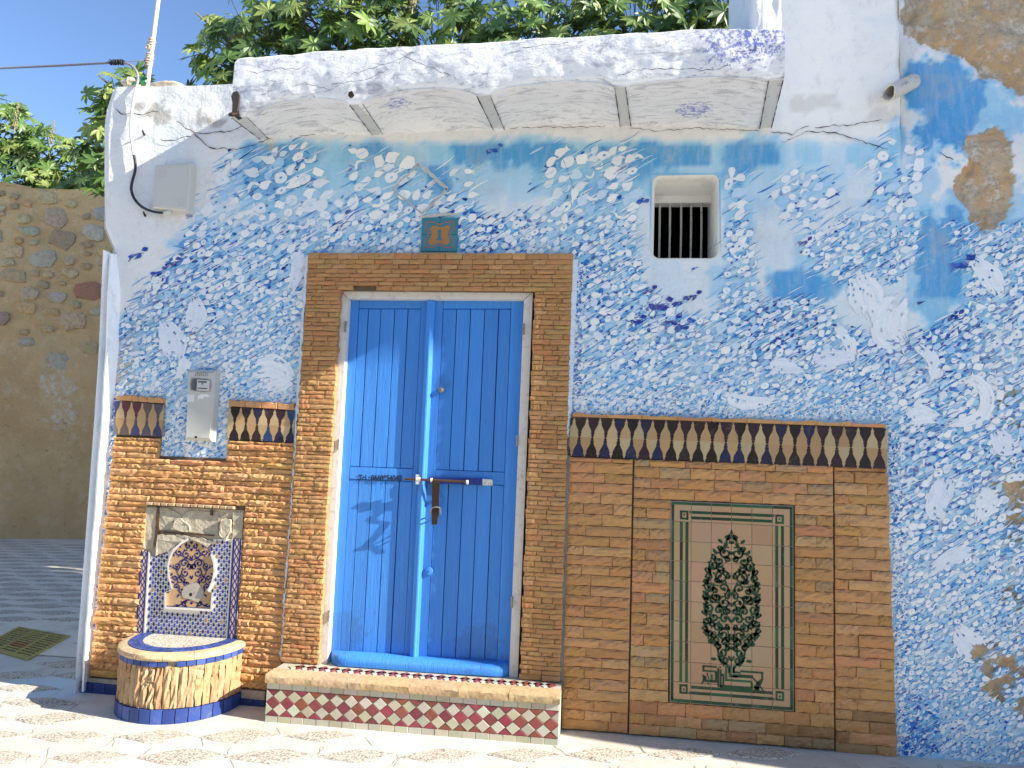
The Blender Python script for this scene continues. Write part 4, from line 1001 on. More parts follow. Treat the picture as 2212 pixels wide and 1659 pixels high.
SKYS = [s2l(c) for c in ((130, 192, 228), (112, 180, 224), (150, 204, 232))]
MIDS = [s2l(c) for c in ((62, 142, 206), (46, 124, 196), (80, 156, 214))]
DARK = [s2l(c) for c in ((24, 78, 170), (28, 88, 180), (20, 64, 150))]
NAVY = [s2l(c) for c in ((26, 52, 140), (34, 50, 150), (18, 50, 128))]
VIOL = [s2l(c) for c in ((50, 62, 168), (44, 70, 178))]
mV, mF, mC, mL = [], [], [], []                                           # photograph-measured outlines, one list for the whole mural
def stroke(pts, col, layer):
    mF.append(len(pts)); mV.extend(pts); mC.extend([col]*len(pts)); mL.extend([layer]*len(pts))
def shape(x, y, s, ang, col, layer, kind=None, asp=1.0, flip=False):
    L = (kind or random.choice(SH))(random); c, sn = math.cos(ang), math.sin(ang); f = -1 if flip else 1
    jt = lambda: random.uniform(-.07, .07)
    P = [((a+jt())*s, (b+jt())*s*asp*f) for a, b in L]
    stroke([(x+a*c+b*sn, y-a*sn+b*c) for a, b in P], col, layer)
def streak(x, y, L, w, ang, col, layer, bend=0.0):
    n = 5; c, sn = math.cos(ang), math.sin(ang); up, lo = [], []
    for i in range(n):
        t = i/(n-1); a = (t-.5)*L; o = bend*L*(4*(t-.5)**2-.5); ww = w*.5*math.sin(math.pi*(0.08+.84*t**.8)); up.append((a, o-ww)); lo.append((a, o+ww))
    stroke([(x+a*c+b*sn, y-a*sn+b*c) for a, b in up+lo[::-1]], col, layer)
def wobble(col, k=.08): q = random.uniform(1-k, 1+k*.6); return tuple(min(1, v*q) for v in col)
def heat(x, y): return min(1.0, sum(a*math.exp(-((x-cx_)**2+(y-cy_)**2)/(r*r)) for cx_, cy_, r, a in HOT))
def size_at(x, y):
    if x > 1925 and y > 560:
        return float(np.interp(y, [560, 760, 1000, 1150, 1400], [13, 14, 15, 12, 9.5]))
    if y < 470: return 19.5 if x < 1400 else 17.5
    if x < 660: return float(np.interp(y, [470, 560, 660, 760, 880, 1000], [15, 13.5, 11, 9.5, 9.5, 9]))
    return float(np.interp(y, [470, 560, 680, 800, 900], [13, 12, 13.5, 11.5, 8]))
def hidden(x, y):
    if 668 < x < 1228 and y > 558: return True
    if 500 < x < 640 and y > 892: return True
    if 252 < x < 345 and y > 874: return True
    if 240 < x < 640 and y > 1000: return True
    if 1236 < x < 1912 and y > 905: return True
    if 1402 < x < 1562 and 372 < y < 568: return True
    if 908 < x < 992 and 466 < y < 550: return True
    if 400 < x < 472 and 795 < y < 950: return True
    return False
BAREP = [[(1952,-200),(1952,75),(1985,88),(2040,105),(2085,128),(2120,160),(2165,172),(2212,205),(2420,260),(2800,230),(2800,-300)], [(2150,275),(2172,285),(2188,305),(2195,350),(2190,400),(2186,445),(2165,480),(2150,497),(2112,490),(2090,455),(2078,425),(2062,402),(2070,372),(2092,352),(2086,322),(2098,295),(2125,285)], [(2140,1045),(2230,1030),(2230,1175),(2190,1170),(2165,1120),(2135,1090)], [(2095,1390),(2150,1395),(2180,1420),(2230,1400),(2230,1480),(2180,1500),(2140,1490),(2110,1440)], [(2100,1490),(2140,1500),(2190,1545),(2230,1560),(2230,1500),(2160,1470)], [(2150,1290),(2190,1300),(2230,1340),(2230,1300),(2180,1270)], [(2150,850),(2200,840),(2230,880),(2230,940),(2180,920)]]
BAREW = [1, 1, .45, .62, .5, .35, .3]
def bare_at(px, py):
    px = np.asarray(px, float); py = np.asarray(py, float)
    jx = px+(fbm(px/18, py/18, 4, 71)-.5)*30; jy = py+(fbm(px/18, py/18, 4, 77)-.5)*30; b = np.zeros(px.shape)
    for P, w in zip(BAREP, BAREW):
        m = inpoly(jx, jy, P)*1.0
        if w < 1: m = m*(fbm(px/22, py/22, 4, 83) > .62-.3*w)
        b = np.maximum(b, m)
    return b
# scattered places, spacing follows the stroke size
cells = {}
def far_enough(x, y, s):
    gx, gy = int(x//30), int(y//30)
    for i in (-1, 0, 1):
        for j in (-1, 0, 1):
            for a, b, c in cells.get((gx+i, gy+j), ()):
                if (a-x)**2+(b-y)**2 < (.5*(s+c))**2: return False
    return True
NP_ = 135000
cxs = RNG.uniform(206, 2700, NP_); cys = RNG.uniform(300, 1700, NP_)
dn = density(cxs, cys); br = bare_at(cxs, cys)
places = []
for x, y, d, b in zip(cxs, cys, dn, br):
    if not d or b > .5 or hidden(x, y): continue
    if x < 600 and x < np.interp(y, [540, 760, 1100, 1480], [268, 262, 232, 200]): continue
    s = size_at(x, y)*random.uniform(.8, 1.2)
    if far_enough(x, y, s*1.13): cells.setdefault((int(x//30), int(y//30)), []).append((x, y, s*1.13)); places.append((x, y, s))
for x, y, s in places:
    h = heat(x, y); S0 = min(s, 13.5); base = math.radians(random.gauss(32, 10)); rt = x > 1925; soft = (y < 480 and h < .3)
    # blue under-strokes along the sweep
    ba = math.radians(random.gauss(30, 4.5))
    for k in range(3 if not soft else 2):
        c = random.choice(MIDS if random.random() < (.34+.4*h if not soft else .15) else SKYS) if random.random() < .68 else random.choice(PALES+WHITES)
        streak(x+random.gauss(0, s*.8), y+random.gauss(0, s*.8), S0*random.uniform(2.0, 4.2), S0*random.uniform(.14, .34), ba, wobble(c), random.uniform(0.0, .2), random.uniform(-.05, .05))
    if random.random() < .35*(1-soft): shape(x+random.gauss(0, s*.4), y+random.gauss(0, s*.4), s*random.uniform(.8, 1.1), ba, wobble(random.choice(SKYS+MIDS)), random.uniform(.2, .28), s_drop)
    # small dark touches between the whites
    nd_ = 3 if random.random() < .5+.4*h else 2
    if soft and random.random() < .6: nd_ = 0
    for k in range(nd_):
        a = random.uniform(0, 6.28); c = random.choice(NAVY+DARK+DARK) if random.random() < h*.7 else random.choice(MIDS*3+DARK if random.random() < .75 else SKYS)
        if rt and random.random() < .3: c = random.choice(VIOL)
        shape(x+math.cos(a)*s*.8, y+math.sin(a)*s*.72, s*random.uniform(.22, .40)*(1+.45*h), base+random.gauss(0, .5), wobble(c), random.uniform(.3, .45), random.choice((s_rhomb, s_comma, s_leaf, s_drop)), random.uniform(.7, 1.1))
    # the white letter body
    kind = random.choice((s_comma, s_comma, s_leaf, s_leaf, s_rhomb, s_cres, s_oval, s_oval, s_fish, s_drop)); big = random.choice((.60, .68, .76, .82, .94))
    c = wobble(random.choice(WHITES), .05)
    if random.random() < .16: c = random.choice(PALES)
    ang = base+random.gauss(0, .28)+(math.pi if random.random() < .3 else 0)
    shape(x, y, s*big, ang, c, random.uniform(.5, .62), kind, random.uniform(.95, 1.35), random.random() < .4)
    if kind is s_oval and random.random() < .75: shape(x+s*.05, y, s*big*.26, base, wobble(random.choice(MIDS+PALES)), .66, s_oval)
    if kind is s_cres and random.random() < .5: shape(x, y+s*.25, s*.3, base, wobble(random.choice(MIDS)), .48, s_leaf)
    # thin white and pale flourishes
    if random.random() < .9: streak(x+random.gauss(0, s*.9), y+random.gauss(0, s*.9), S0*random.uniform(1.6, 4.0), S0*random.uniform(.09, .19), ba, wobble(random.choice(WHITES+PALES)), random.uniform(.68, .8), random.uniform(-.12, .12))
    if random.random() < .22+.3*h: streak(x+random.gauss(0, s), y+random.gauss(0, s), s*random.uniform(1.4, 3.2), s*random.uniform(.09, .17), ba, wobble(random.choice(MIDS*2+DARK)), random.uniform(.7, .82), random.uniform(-.12, .12))
# fine filling along the borders (above the tile bands, beside the surround, beside the corner band)
def fringe(pts, width, n, s0, cols):
    for i in range(n):
        k = random.randrange(len(pts)-1); t = random.random(); x = pts[k][0]+(pts[k+1][0]-pts[k][0])*t+random.uniform(0, width[0]); y = pts[k][1]+(pts[k+1][1]-pts[k][1])*t+random.uniform(0, width[1])
        c = random.choice(cols); shape(x, y, s0*random.uniform(.6, 1.3), math.radians(random.gauss(30, 40)), wobble(c), random.uniform(.3, .85), None, random.uniform(.7, 1.1))
fringe([(1242, 885), (1918, 908)], (0, -34), 1100, 4.6, WHITES*2+PALES*2+MIDS+SKYS+[s2l((120, 140, 170))])
fringe([(245, 858), (352, 862)], (0, -26), 190, 4.2, WHITES*2+PALES+MIDS+SKYS)
fringe([(492, 866), (638, 876)], (0, -26), 260, 4.2, WHITES*2+PALES+MIDS+SKYS)
fringe([(1234, 570), (1226, 900)], (26, 0), 520, 4.6, WHITES+PALES+MIDS+DARK)
fringe([(346, 872), (344, 980)], (130, 0), 330, 5.0, WHITES+PALES+MIDS)
fringe([(1920, 930), (1944, 1640)], (26, 0), 900, 4.0, WHITES+PALES+MIDS+DARK)
fringe([(242, 860), (234, 1060)], (9, 0), 420, 3.6, WHITES+MIDS+DARK); fringe([(232, 1060), (216, 1240)], (14, 0), 520, 3.4, WHITES+MIDS+DARK+PALES); fringe([(214, 1240), (178, 1470)], (13, 0), 560, 3.2, WHITES+MIDS+DARK+PALES)
fringe([(1950, 1500), (1950, 1630)], (80, 0), 260, 7, MIDS+SKYS+DARK)
# single calligraphic signs on the pale fields
SIG = [(1070,320,15,DARK),(1395,428,15,DARK),(1240,462,9,DARK),(1282,520,10,DARK),(1290,552,10,DARK),(1150,395,6,MIDS),(1170,480,9,DARK),(1385,573,8,DARK),(1505,577,9,DARK),(1480,700,18,DARK),(1500,637,14,NAVY),(2080,565,22,DARK),(1740,520,12,NAVY),(1885,430,9,DARK),(300,546,18,DARK),(345,585,15,DARK),(375,565,15,NAVY),(358,600,8,DARK),(590,330,10,MIDS),(600,405,8,DARK),(1995,650,10,NAVY),(2065,680,15,NAVY),(1430,655,22,NAVY),(1455,690,16,NAVY),(1405,625,12,NAVY),(1470,650,14,NAVY),(1380,690,14,NAVY)]
for x, y, s, cs in SIG:
    b = math.radians(30)
    for k in range(3 if s > 11 else 1):
        shape(x+(k-1)*s*.75, y-(k-1)*s*.4+(s*.5 if k == 1 else 0), s*random.uniform(.5, .75), b+random.gauss(0, .4), random.choice(cs), .88, (s_comma, s_drop, s_rhomb)[k], .9)
    streak(x-s*.4, y+s*.45, s*2.2, s*.2, b, random.choice(cs), .86, .15)
# big translucent-looking pale letters
def bigstroke(path, w, col, layer, n=18):
    P = [(path[0])]; pts = []
    for i in range(n+1):
        t = i/n*(len(path)-1); k = min(int(t), len(path)-2); f = t-k
        p0 = path[max(k-1, 0)]; p1 = path[k]; p2 = path[k+1]; p3 = path[min(k+2, len(path)-1)]
        pts.append(tuple(.5*((2*p1[j])+(-p0[j]+p2[j])*f+(2*p0[j]-5*p1[j]+4*p2[j]-p3[j])*f*f+(-p0[j]+3*p1[j]-3*p2[j]+p3[j])*f**3) for j in (0, 1)))
    nb_ = max(5, int(max(w)/2.6))
    for q in range(nb_):
        o = -1+2*(q+.5)/nb_; i0, i1 = random.randint(0, 3), n-random.randint(0, 4); L_, R_ = [], []
        for i in range(i0, i1+1):
            (xa, ya), (xb, yb) = pts[max(i-1, 0)], pts[min(i+1, n)]; L = math.hypot(xb-xa, yb-ya) or 1; nx, ny = -(yb-ya)/L, (xb-xa)/L
            ww = np.interp(i/n, np.linspace(0, 1, len(w)), w); hw = ww/nb_*random.uniform(.86, 1.1)*(1 if i not in (i0, i1) else .4); x, y = pts[i]
            L_.append((x+nx*(o*ww-hw), y+ny*(o*ww-hw))); R_.append((x+nx*(o*ww+hw), y+ny*(o*ww+hw)))
        cq = tuple(a*(1-tq)+b*tq for tq in (random.uniform(0, .35),) for a, b in zip(col, PALES[0]))
        for i in range(len(L_)-1):
            if random.random() > .07: stroke([L_[i], L_[i+1], R_[i+1], R_[i]], cq, layer+.004*q)
LAV = s2l((228, 232, 242)); PW = s2l((238, 240, 243))
for path, w, c in (([(1850,600),(1870,640),(1885,690)], [26,40,22], PW), ([(1955,640),(1925,680),(1920,720),(1950,735)], [22,40,38,16], PW), ([(1980,745),(2010,770),(2018,800),(2000,830)], [12,14,12,2], PW), ([(1880,660),(1935,700),(1955,735)], [10,16,6], PW), ([(1850,770),(1790,775),(1755,792)], [6,22,14], LAV), ([(1740,800),(1690,790),(1660,800)], [8,18,10], LAV), ([(1960,905),(1985,895),(2030,905)], [14,24,8], PW), ([(2060,830),(2100,820),(2130,850),(2125,890),(2090,910),(2040,920)], [6,12,16,15,10,4], PW), ([(2050,1030),(2035,1060),(2020,1100),(2040,1120)], [12,26,22,10], LAV), ([(2150,1060),(2130,1090),(2110,1130)], [24,26,5], PW), ([(2150,930),(2170,960),(2200,960)], [14,26,12], LAV), ([(2060,1350),(2100,1400),(2140,1420)], [12,34,8], PW), ([(420,640),(425,680),(410,720)], [8,24,10], LAV), ([(350,690),(375,740),(380,790)], [10,32,8], LAV), ([(405,770),(395,800),(370,815)], [14,12,6], PW), ([(640,540),(645,580),(625,640)], [14,16,4], LAV), ([(540,800),(590,790),(620,820),(560,840)], [20,26,16,18], PW), ([(1560,850),(1610,870),(1690,860)], [10,16,3], PW), ([(2000,1240),(2060,1200),(2110,1190)], [8,18,6], LAV), ([(1800,700),(1835,740),(1840,790)], [6,14,3], PW), ([(2100,560),(2140,600),(2160,640)], [10,26,12], PW)):
    bigstroke(path, w, c, .90)
# paint strokes become a thin relief on the wall
mV = np.array(mV); mC = np.array(mC); mL = np.array(mL); starts = np.concatenate([[0], np.cumsum(mF)[:-1]])
P3 = ats(mV[:, 0], mV[:, 1], 0.0); yy = surf(P3[:, 0], P3[:, 2])
P3 = EYE[None, :]+(P3-EYE[None, :])*((yy-EYE[1])/(0-EYE[1]))[:, None]
P3[:, 1] = surf(P3[:, 0], P3[:, 2])-0.0012-mL*0.0034
cen = np.add.reduceat(P3, starts, 0)/np.array(mF)[:, None]
cpx = np.add.reduceat(mV, starts, 0)/np.array(mF)[:, None]
badwin = (P3[:, 0] > wx0-.016) & (P3[:, 0] < wx1+.016) & (P3[:, 2] > wz0-.018) & (P3[:, 2] < wz1+.016)
bad = np.maximum.reduceat(badwin.astype(int), starts) > 0
bad |= (bare_at(cpx[:, 0], cpx[:, 1]) > .5)
bad |= (cen[:, 2] < 0.005)
spanx = (np.minimum.reduceat(P3[:, 0], starts) < XB) & (np.maximum.reduceat(P3[:, 0], starts) > XB) & (cen[:, 2] > 3.15)
bad |= spanx
neighbour = tag(empty('wall', (1.9, 0, 0)), 'old stone wall with flaking blue mural and bare patches right of the house', 'wall'); neighbour.name = 'rubble_wall'
isg = mL[starts] >= 9
for parent, sel, nm, mt_ in ((house, (cen[:, 0] <= XB) & ~isg, 'mural', M_PAINT), (neighbour, (cen[:, 0] > XB) & ~isg, 'mural', M_PAINT)):
    fs, vs, cs = [], [], []
    for i in np.nonzero(sel & ~bad)[0]:
        s, n = starts[i], mF[i]; fs.append(tuple(range(len(vs), len(vs)+n))); vs.extend(P3[s:s+n].tolist()); cs.append(np.column_stack([mC[s:s+n], np.ones(n)]))
    me = bpy.data.meshes.new(nm); me.from_pydata(vs, [], fs); me.materials.append(mt_)
    a = me.color_attributes.new('Col', 'FLOAT_COLOR', 'POINT'); a.data.foreach_set('color', np.concatenate(cs).astype(np.float32).ravel())
    flip = [p for p in me.polygons if p.normal.y > 0]
    for p in flip: p.flip()
    tag(link(nm, me, parent), kind='stuff')

# ------------------------------------------------------------------ the old wall on the right
xs2 = np.arange(XB+.0005, 3.3, 0.0125); zs2 = np.arange(-.06, 5.6, 0.0125)
X2, Z2 = np.meshgrid(xs2, zs2); Y2 = surf(X2, Z2)
p2x, p2y = to_px(np.stack([X2, Y2, Z2], -1).reshape(-1, 3)); B2 = bare_at(p2x, p2y).reshape(X2.shape)
k = np.ones(5)/5; Bs = np.apply_along_axis(lambda r: np.convolve(r, k, 'same'), 1, B2); Bs = np.apply_along_axis(lambda r: np.convolve(r, k, 'same'), 0, Bs)
Y2 = Y2+Bs*0.032+Bs*(fbm(X2*5, Z2*5, 6, 91, .65)-.5)*0.10+(fbm(X2*11, Z2*11, 4, 95, .6)-.5)*0.010*sstep(2080, 2140, p2x).reshape(X2.shape)
W2 = wash_col(wash(p2x, p2y)).reshape(*X2.shape, 3)
gr2 = (sstep(2120, 2200, p2x)*sstep(.5, .62, fbm(p2x/14, p2y/14, 5, 97))*(p2y > 760)*(1-.85*sstep(2230, 2300, p2x))).reshape(X2.shape)[..., None]
W2 = W2*(1-.7*gr2)+np.array((.34, .32, .28))*.7*gr2
grid_mesh('face', X2, Y2, Z2, W2, (M_WALLR,), neighbour, None, 60, ('bare', B2))
bm = MB(); bm.box((XB+.01, 0.14, -.05), (3.3, 2.0, 5.6)); bm.add([(XB, -.0, 3.0), (XB, .16, 3.0), (XB, .16, 5.3), (XB, .0, 5.3)], [(0, 1, 2, 3)]); bm.build('core', M_RUBBLE, neighbour)

# ================================================================== FOUNTAIN
fo = empty('wall_fountain', (-2.45, -.1, 0), label='tiled wall fountain with blue arabesque arch panel above a half round stone basin', cat='fountain')
FY = -0.030
def zc(zx, zy): return ((300+zx/4.147)*.92167, (1160+zy/4.147)*.92167)  # close-up place -> photograph place
def fp(zx, zy, y=FY): return at(*zc(zx, zy), y)
m = MB(); m.slab([fp(72, 1345, -.018), fp(1045, 1425, -.018), fp(1128, 150, -.018), fp(163, 105, -.018)], .04); m.build('cement_bed', M_CEM, fo)
def rag(path, y, depth, mat, name, j=6, seed=0):
    r = random.Random(seed); out = []
    for (a, b), (c, d) in zip(path, path[1:]+path[:1]):
        n = max(1, int(math.hypot(c-a, d-b)/28))
        for i in range(n): out.append((a+(c-a)*i/n+r.uniform(-j, j), b+(d-b)*i/n+r.uniform(-j, j)))
    mm = MB(); mm.slab([fp(a, b, y+r.uniform(-.004, .004)) for a, b in out], depth); return mm.build(name, mat, fo)
# broken cement and the old tile backs over the arch
CEMT = [(0.42, 0.40, 0.33), (0.38, 0.36, 0.30), (0.46, 0.42, 0.32)]
rag([(305, 340), (305, 128), (400, 132), (520, 200), (480, 330)][::-1], -.026, .02, M_CEM, 'cement_patch', 3, 1)
rag([(520, 205), (600, 150), (880, 165), (875, 400), (600, 370), (490, 340)][::-1], -.024, .02, M_CEM, 'cement_patch', 5, 2)
rag([(165, 190), (165, 115), (280, 120), (270, 300), (240, 520), (135, 530), (150, 320)][::-1], -.028, .02, M_CEM, 'cement_patch', 4, 3)
rag([(1020, 170), (1120, 170), (1108, 425), (1015, 425)][::-1], -.026, .02, M_CEM, 'cement_patch', 3, 4)
rag([(430, 330), (450, 240), (500, 215), (580, 300), (600, 355), (500, 350)][::-1], -.040, .03, M_CEM, 'cement_lump', 10, 5)
rag([(890, 400), (895, 235), (990, 235), (1000, 360), (940, 440)][::-1], -.046, .03, M_CEM, 'cement_lump', 10, 6)
rag([(285, 470), (290, 385), (480, 385), (640, 410), (790, 440), (830, 460), (770, 510), (640, 440), (560, 455), (470, 480), (380, 560), (300, 580), (265, 600), (270, 520)][::-1], -.036, .03, M_CEM, 'cement_lump', 9, 7)
for P in ([(283, 110), (302, 120), (292, 590), (262, 585)], [(290, 352), (835, 388), (832, 402), (290, 368)], [(798, 145), (822, 148), (820, 202), (797, 198)]):
    mm = MB(); mm.slab([fp(a, b, -.0325) for a, b in P[::-1]], .01); mm.build('joint_gap', M_BROWN, fo)
# little sandstone row over the panel
for i in range(12):
    a, b = 168+(1030-168)*i/12, 168+(1030-168)*(i+1)/12; ya, yb = 64+(108-64)*i/12, 64+(108-64)*(i+1)/12
    mm = MB(); mm.slab([fp(a+4, ya+32, -.05), fp(b-4, yb+32, -.05), fp(b-4, yb+4, -.05), fp(a+4, ya+4, -.05)], .04, pal([(0.52, 0.38, 0.24), (0.48, 0.30, 0.18)]), inset=.004); mm.build('stone', M_STONE, fo)
# cream ground of the mosaic
def arch(s=1.0, n=14, dx=0, dy=0):
    L = [(372, 1085), (372, 938), (438, 915), (425, 870), (404, 790), (398, 700), (415, 620), (450, 545), (520, 480), (590, 440), (632, 415), (690, 452), (755, 510), (800, 580), (826, 660), (832, 740), (815, 830), (782, 905), (762, 930), (815, 938), (800, 1108)]
    c = (610, 780); return [((x-c[0])*s+c[0], (y-c[1])*s+c[1]) for x, y in L]
AR = arch()
def in_arch(x, y, s=1.10): return bool(inpoly(np.array([x]), np.array([y]), arch(s))[0])
gm_ = MB(); gm_.slab([fp(152, 1342, -.026), fp(965, 1408, -.026), fp(1012, 430, -.026), fp(830, 430, -.026), fp(800, 560, -.026), fp(420, 470, -.026), fp(380, 560, -.026), fp(262, 604, -.026), fp(200, 590, -.026)], .02); gm_.build('mosaic_ground', mat_simple('cream_glaze', (0.72, 0.70, 0.63), 0.35, (.42, .39, .33), 30, .55, .78, .5, (90, .4, .002), .5), fo)
BLU = [(0.016, 0.025, 0.17), (0.022, 0.036, 0.24), (0.02, 0.02, 0.13), (0.03, 0.05, 0.28)]
blk = MB(); cnt = 0
U0, U1 = (205, 595), (1015, 640)
def mz(u, v):   # mosaic cell units -> close-up place; leans with the panel
    x = 178+u*50.5; y = 560+v*36.6
    return (x+(1330-y)*.042-6+0*u, y+.075*(x-170)-78+0)
for r_ in range(-2, 26):
    for c_ in range(-1, 18):
        x, y = mz(c_+(0.5 if r_ % 2 else 0), r_)
        x0l = 208-(y-560)*.058; x1l = 1006-(y-430)*.045
        if not (x0l+10 < x < x1l-10) or y > 1335+.075*(x-170) or y < 440: continue
        if x < 830 and y < 600-.62*(x-265) and x < 520: continue
        if x < 820 and y < 470: continue
        if in_arch(x, y, 1.13): continue
        rr = lambda: random.uniform(-1.2, 1.2)
        P = [(x-12+rr(), y+rr()), (x+rr(), y+21+rr()), (x+12+rr(), y+rr()), (x+rr(), y-21+rr())]
        mm = MB(); mm.slab([fp(a, b, -.030) for a, b in P], .006, None); o = mm.build('tile', M_TILE, fo); o.color = (*scl(random.choice(BLU), random.uniform(.8, 1.3)), 1)
        if random.random() < .03: o.color = (0.30, 0.17, 0.10, 1)
        bx, by = x+25, y
        if not in_arch(bx, by, 1.12) and bx < x1l-10:
            blk.slab([fp(a, b, -.0295) for a, b in ((bx-8, by), (bx, by+5), (bx+8, by), (bx, by-5))], .005, (0.012, 0.012, 0.035))
tag(blk.build('tile_chip', M_TILE, fo), kind='stuff')
# white pieces between the blue ones: raised thin ridges so that the joints read
# side borders with a painted chain
def strip(quad, n, name):
    for i in range(n):
        a, b = i/n, (i+1)/n; L = lambda p, q, t: (p[0]+(q[0]-p[0])*t, p[1]+(q[1]-p[1])*t)
        q0, q1, q2, q3 = L(quad[0], quad[3], a), L(quad[1], quad[2], a), L(quad[1], quad[2], b-.006), L(quad[0], quad[3], b-.006)
        mm = MB(); mm.slab([fp(*p, -.034) for p in (q0, q1, q2, q3)], .014, None, inset=.001); o = mm.build('border_tile', M_TILE, fo); o.color = (0.50, 0.40, 0.40, 1)
    ln = MB()
    def S(u, v): p = (quad[0][0]*(1-u)*(1-v)+quad[1][0]*u*(1-v)+quad[2][0]*u*v+quad[3][0]*(1-u)*v, quad[0][1]*(1-u)*(1-v)+quad[1][1]*u*(1-v)+quad[2][1]*u*v+quad[3][1]*(1-u)*v); return fp(*p, -.0348)
    for u0, u1 in ((.0, .2), (.80, 1.0)): ln.add([S(u0, 0), S(u1, 0), S(u1, 1), S(u0, 1)], [(0, 1, 2, 3)], (0.018, 0.02, 0.12))
    K = 110; per = 6.0
    for ph in (0, math.pi):
        V = []
        for k in range(K+1):
            v = k/K; c = .5+.22*math.sin(v*per*2*math.pi+ph); V += [S(c-.06, v), S(c+.06, v)]
        ln.add(V, [(2*k, 2*k+1, 2*k+3, 2*k+2) for k in range(K)], (0.018, 0.02, 0.13))
    ln.build('chain_pattern', M_TILE, fo)
strip([(72, 1338), (150, 1346), (198, 550), (126, 535)], 3, 'l'); strip([(965, 1410), (1045, 1418), (1106, 430), (1022, 425)], 3, 'r')
for quad in ([(151, 1346), (163, 1347), (212, 575), (200, 552)], [(950, 1408), (963, 1410), (1020, 425), (1006, 425)], [(72, 1346), (1045, 1426), (1046, 1410), (74, 1332)]):
    mm = MB(); mm.slab([fp(*p, -.033) for p in quad], .012, (0.60, 0.58, 0.52) if quad[0][1] != 1346 or quad[0][0] != 72 else (.06, .05, .16)); mm.build('edge_strip', M_TILE, fo)
# arch frame: a raised white moulding with a tiled reveal
om, im_ = arch(1.075), AR; mm = MB(); n = len(AR); skip = (9, 10, 11, 12)
V = []
for (a, b), (c, d) in zip(om, im_): V += [fp(a, b, -.026), fp(a, b, -.046), fp(c, d, -.046), fp(c, d, -.026)]
mm.add(V, [(4*i+k, 4*i+k+1, 4*((i+1) % n)+k+1, 4*((i+1) % n)+k) for i in range(n) for k in range(3) if i not in skip], (0.68, 0.66, 0.60)); mm.build('arch_moulding', M_TILE, fo, 30)
mm = MB()
for i in range(1, 9):
    (c, d), (c2, d2) = im_[i], im_[i+1]
    for t in (.2, .7):
        a1 = (c+(c2-c)*t, d+(d2-d)*t); a2 = (c+(c2-c)*(t+.22), d+(d2-d)*(t+.22)); mm.add([fp(a1[0]+1.0, a1[1], -.044), fp(a2[0]+1.0, a2[1], -.044), fp(a2[0]+1.0, a2[1], -.028), fp(a1[0]+1.0, a1[1], -.028)], [(0, 1, 2, 3)], (0.02, .05, .28))
mm.build('reveal_tile', M_TILE, fo)
mm = MB(); mm.slab([fp(a, b, -.0275) for a, b in AR[::-1]], .008, (0.46, 0.30, 0.16)); 
mm.build('arch_plaque', M_MATT, fo)

def ribbon(mb, pts, w, col, mapf):
    n = len(pts); V = []
    for i in range(n):
        (xa, ya), (xb, yb) = pts[max(i-1, 0)], pts[min(i+1, n-1)]; L = math.hypot(xb-xa, yb-ya) or 1; nx, ny = -(yb-ya)/L, (xb-xa)/L
        ww = (w[i] if hasattr(w, '__len__') else w)/2; x, y = pts[i]; V += [mapf(x-nx*ww, y-ny*ww), mapf(x+nx*ww, y+ny*ww)]
    mb.add(V, [(2*i, 2*i+1, 2*i+3, 2*i+2) for i in range(n-1)], col)
def scroll(mb, cx_, cy_, r, a0, turns, w, col, mapf, flip=1, axis=None):
    N = max(8, int(abs(turns)*16)); pts = []; ws = []
    for i in range(N+1):
        t = i/N; th = a0+turns*2*math.pi*t*flip; rr = r*(1-.72*t); pts.append((cx_+rr*math.cos(th), cy_-rr*math.sin(th))); ws.append(w*(.65+.9*math.sin(math.pi*min(1, t*1.1+.05))*.6))
    ribbon(mb, pts, ws, col, mapf); x, y = pts[-1]; blob(mb, x, y, w*1.15, w*.9, a0, col, mapf)
    for th in (a0+.9*flip, a0+2.3*flip):
        x, y = cx_+r*1.0*math.cos(th), cy_-r*1.0*math.sin(th); leaf(mb, x, y, r*.48, th-1.0*flip, w*.95, col, mapf)
def blob(mb, x, y, a, b, ang, col, mapf, n=8):
    c, s = math.cos(ang), math.sin(ang); V = [mapf(x+a*math.cos(t)*c-b*math.sin(t)*s, y-(a*math.cos(t)*s+b*math.sin(t)*c)) for t in np.linspace(0, 2*math.pi, n+1)[:-1]]; mb.add(V, [tuple(range(n))], col)
def leaf(mb, x, y, L, ang, w, col, mapf):
    c, s = math.cos(ang), math.sin(ang); P = [(0, 0), (.3*L, .55*w), (.65*L, .7*w), (L, .1*w), (.7*L, -.35*w), (.3*L, -.5*w)]
    mb.add([mapf(x+a*c-b*s, y-(a*s+b*c)) for a, b in P], [tuple(range(6))], col)
def mirror_scrolls(mb, L, axis, w, col, mapf):
    for x, y, r, a0, tr in L:
        scroll(mb, axis-x, y, r, a0, tr, w, col, mapf, 1); scroll(mb, axis+x, y, r, math.pi-a0, tr, w, col, mapf, -1)
ab = MB(); mp = lambda x, y: fp(x, y, -.0285); CB = (0.018, 0.02, 0.13); AX = 618
mirror_scrolls(ab, [(52, 580, 42, 1.2, 1.1), (120, 560, 34, 2.4, .9), (70, 665, 45, -1.0, 1.2), (140, 690, 40, 2.8, 1.2), (60, 760, 44, 1.4, 1.1), (110, 830, 44, -.6, 1.2), (45, 860, 34, 2.2, 1.0), (160, 800, 28, 2.6, .9), (70, 1060, 32, .4, 1.1), (30, 500, 26, 2.0, .8), (150, 890, 30, -.8, 1.0), (90, 930, 36, 2.3, 1.0), (30, 690, 30, -1.8, .9)], AX, 12, CB, mp)
for y, h in ((460, 40), (530, 36), (610, 52), (700, 44), (800, 46), (880, 36), (1050, 30)):
    for sg in (1, -1): leaf(ab, AX, y+h*.5, h, math.pi/2+sg*.32, 15, CB, mp)
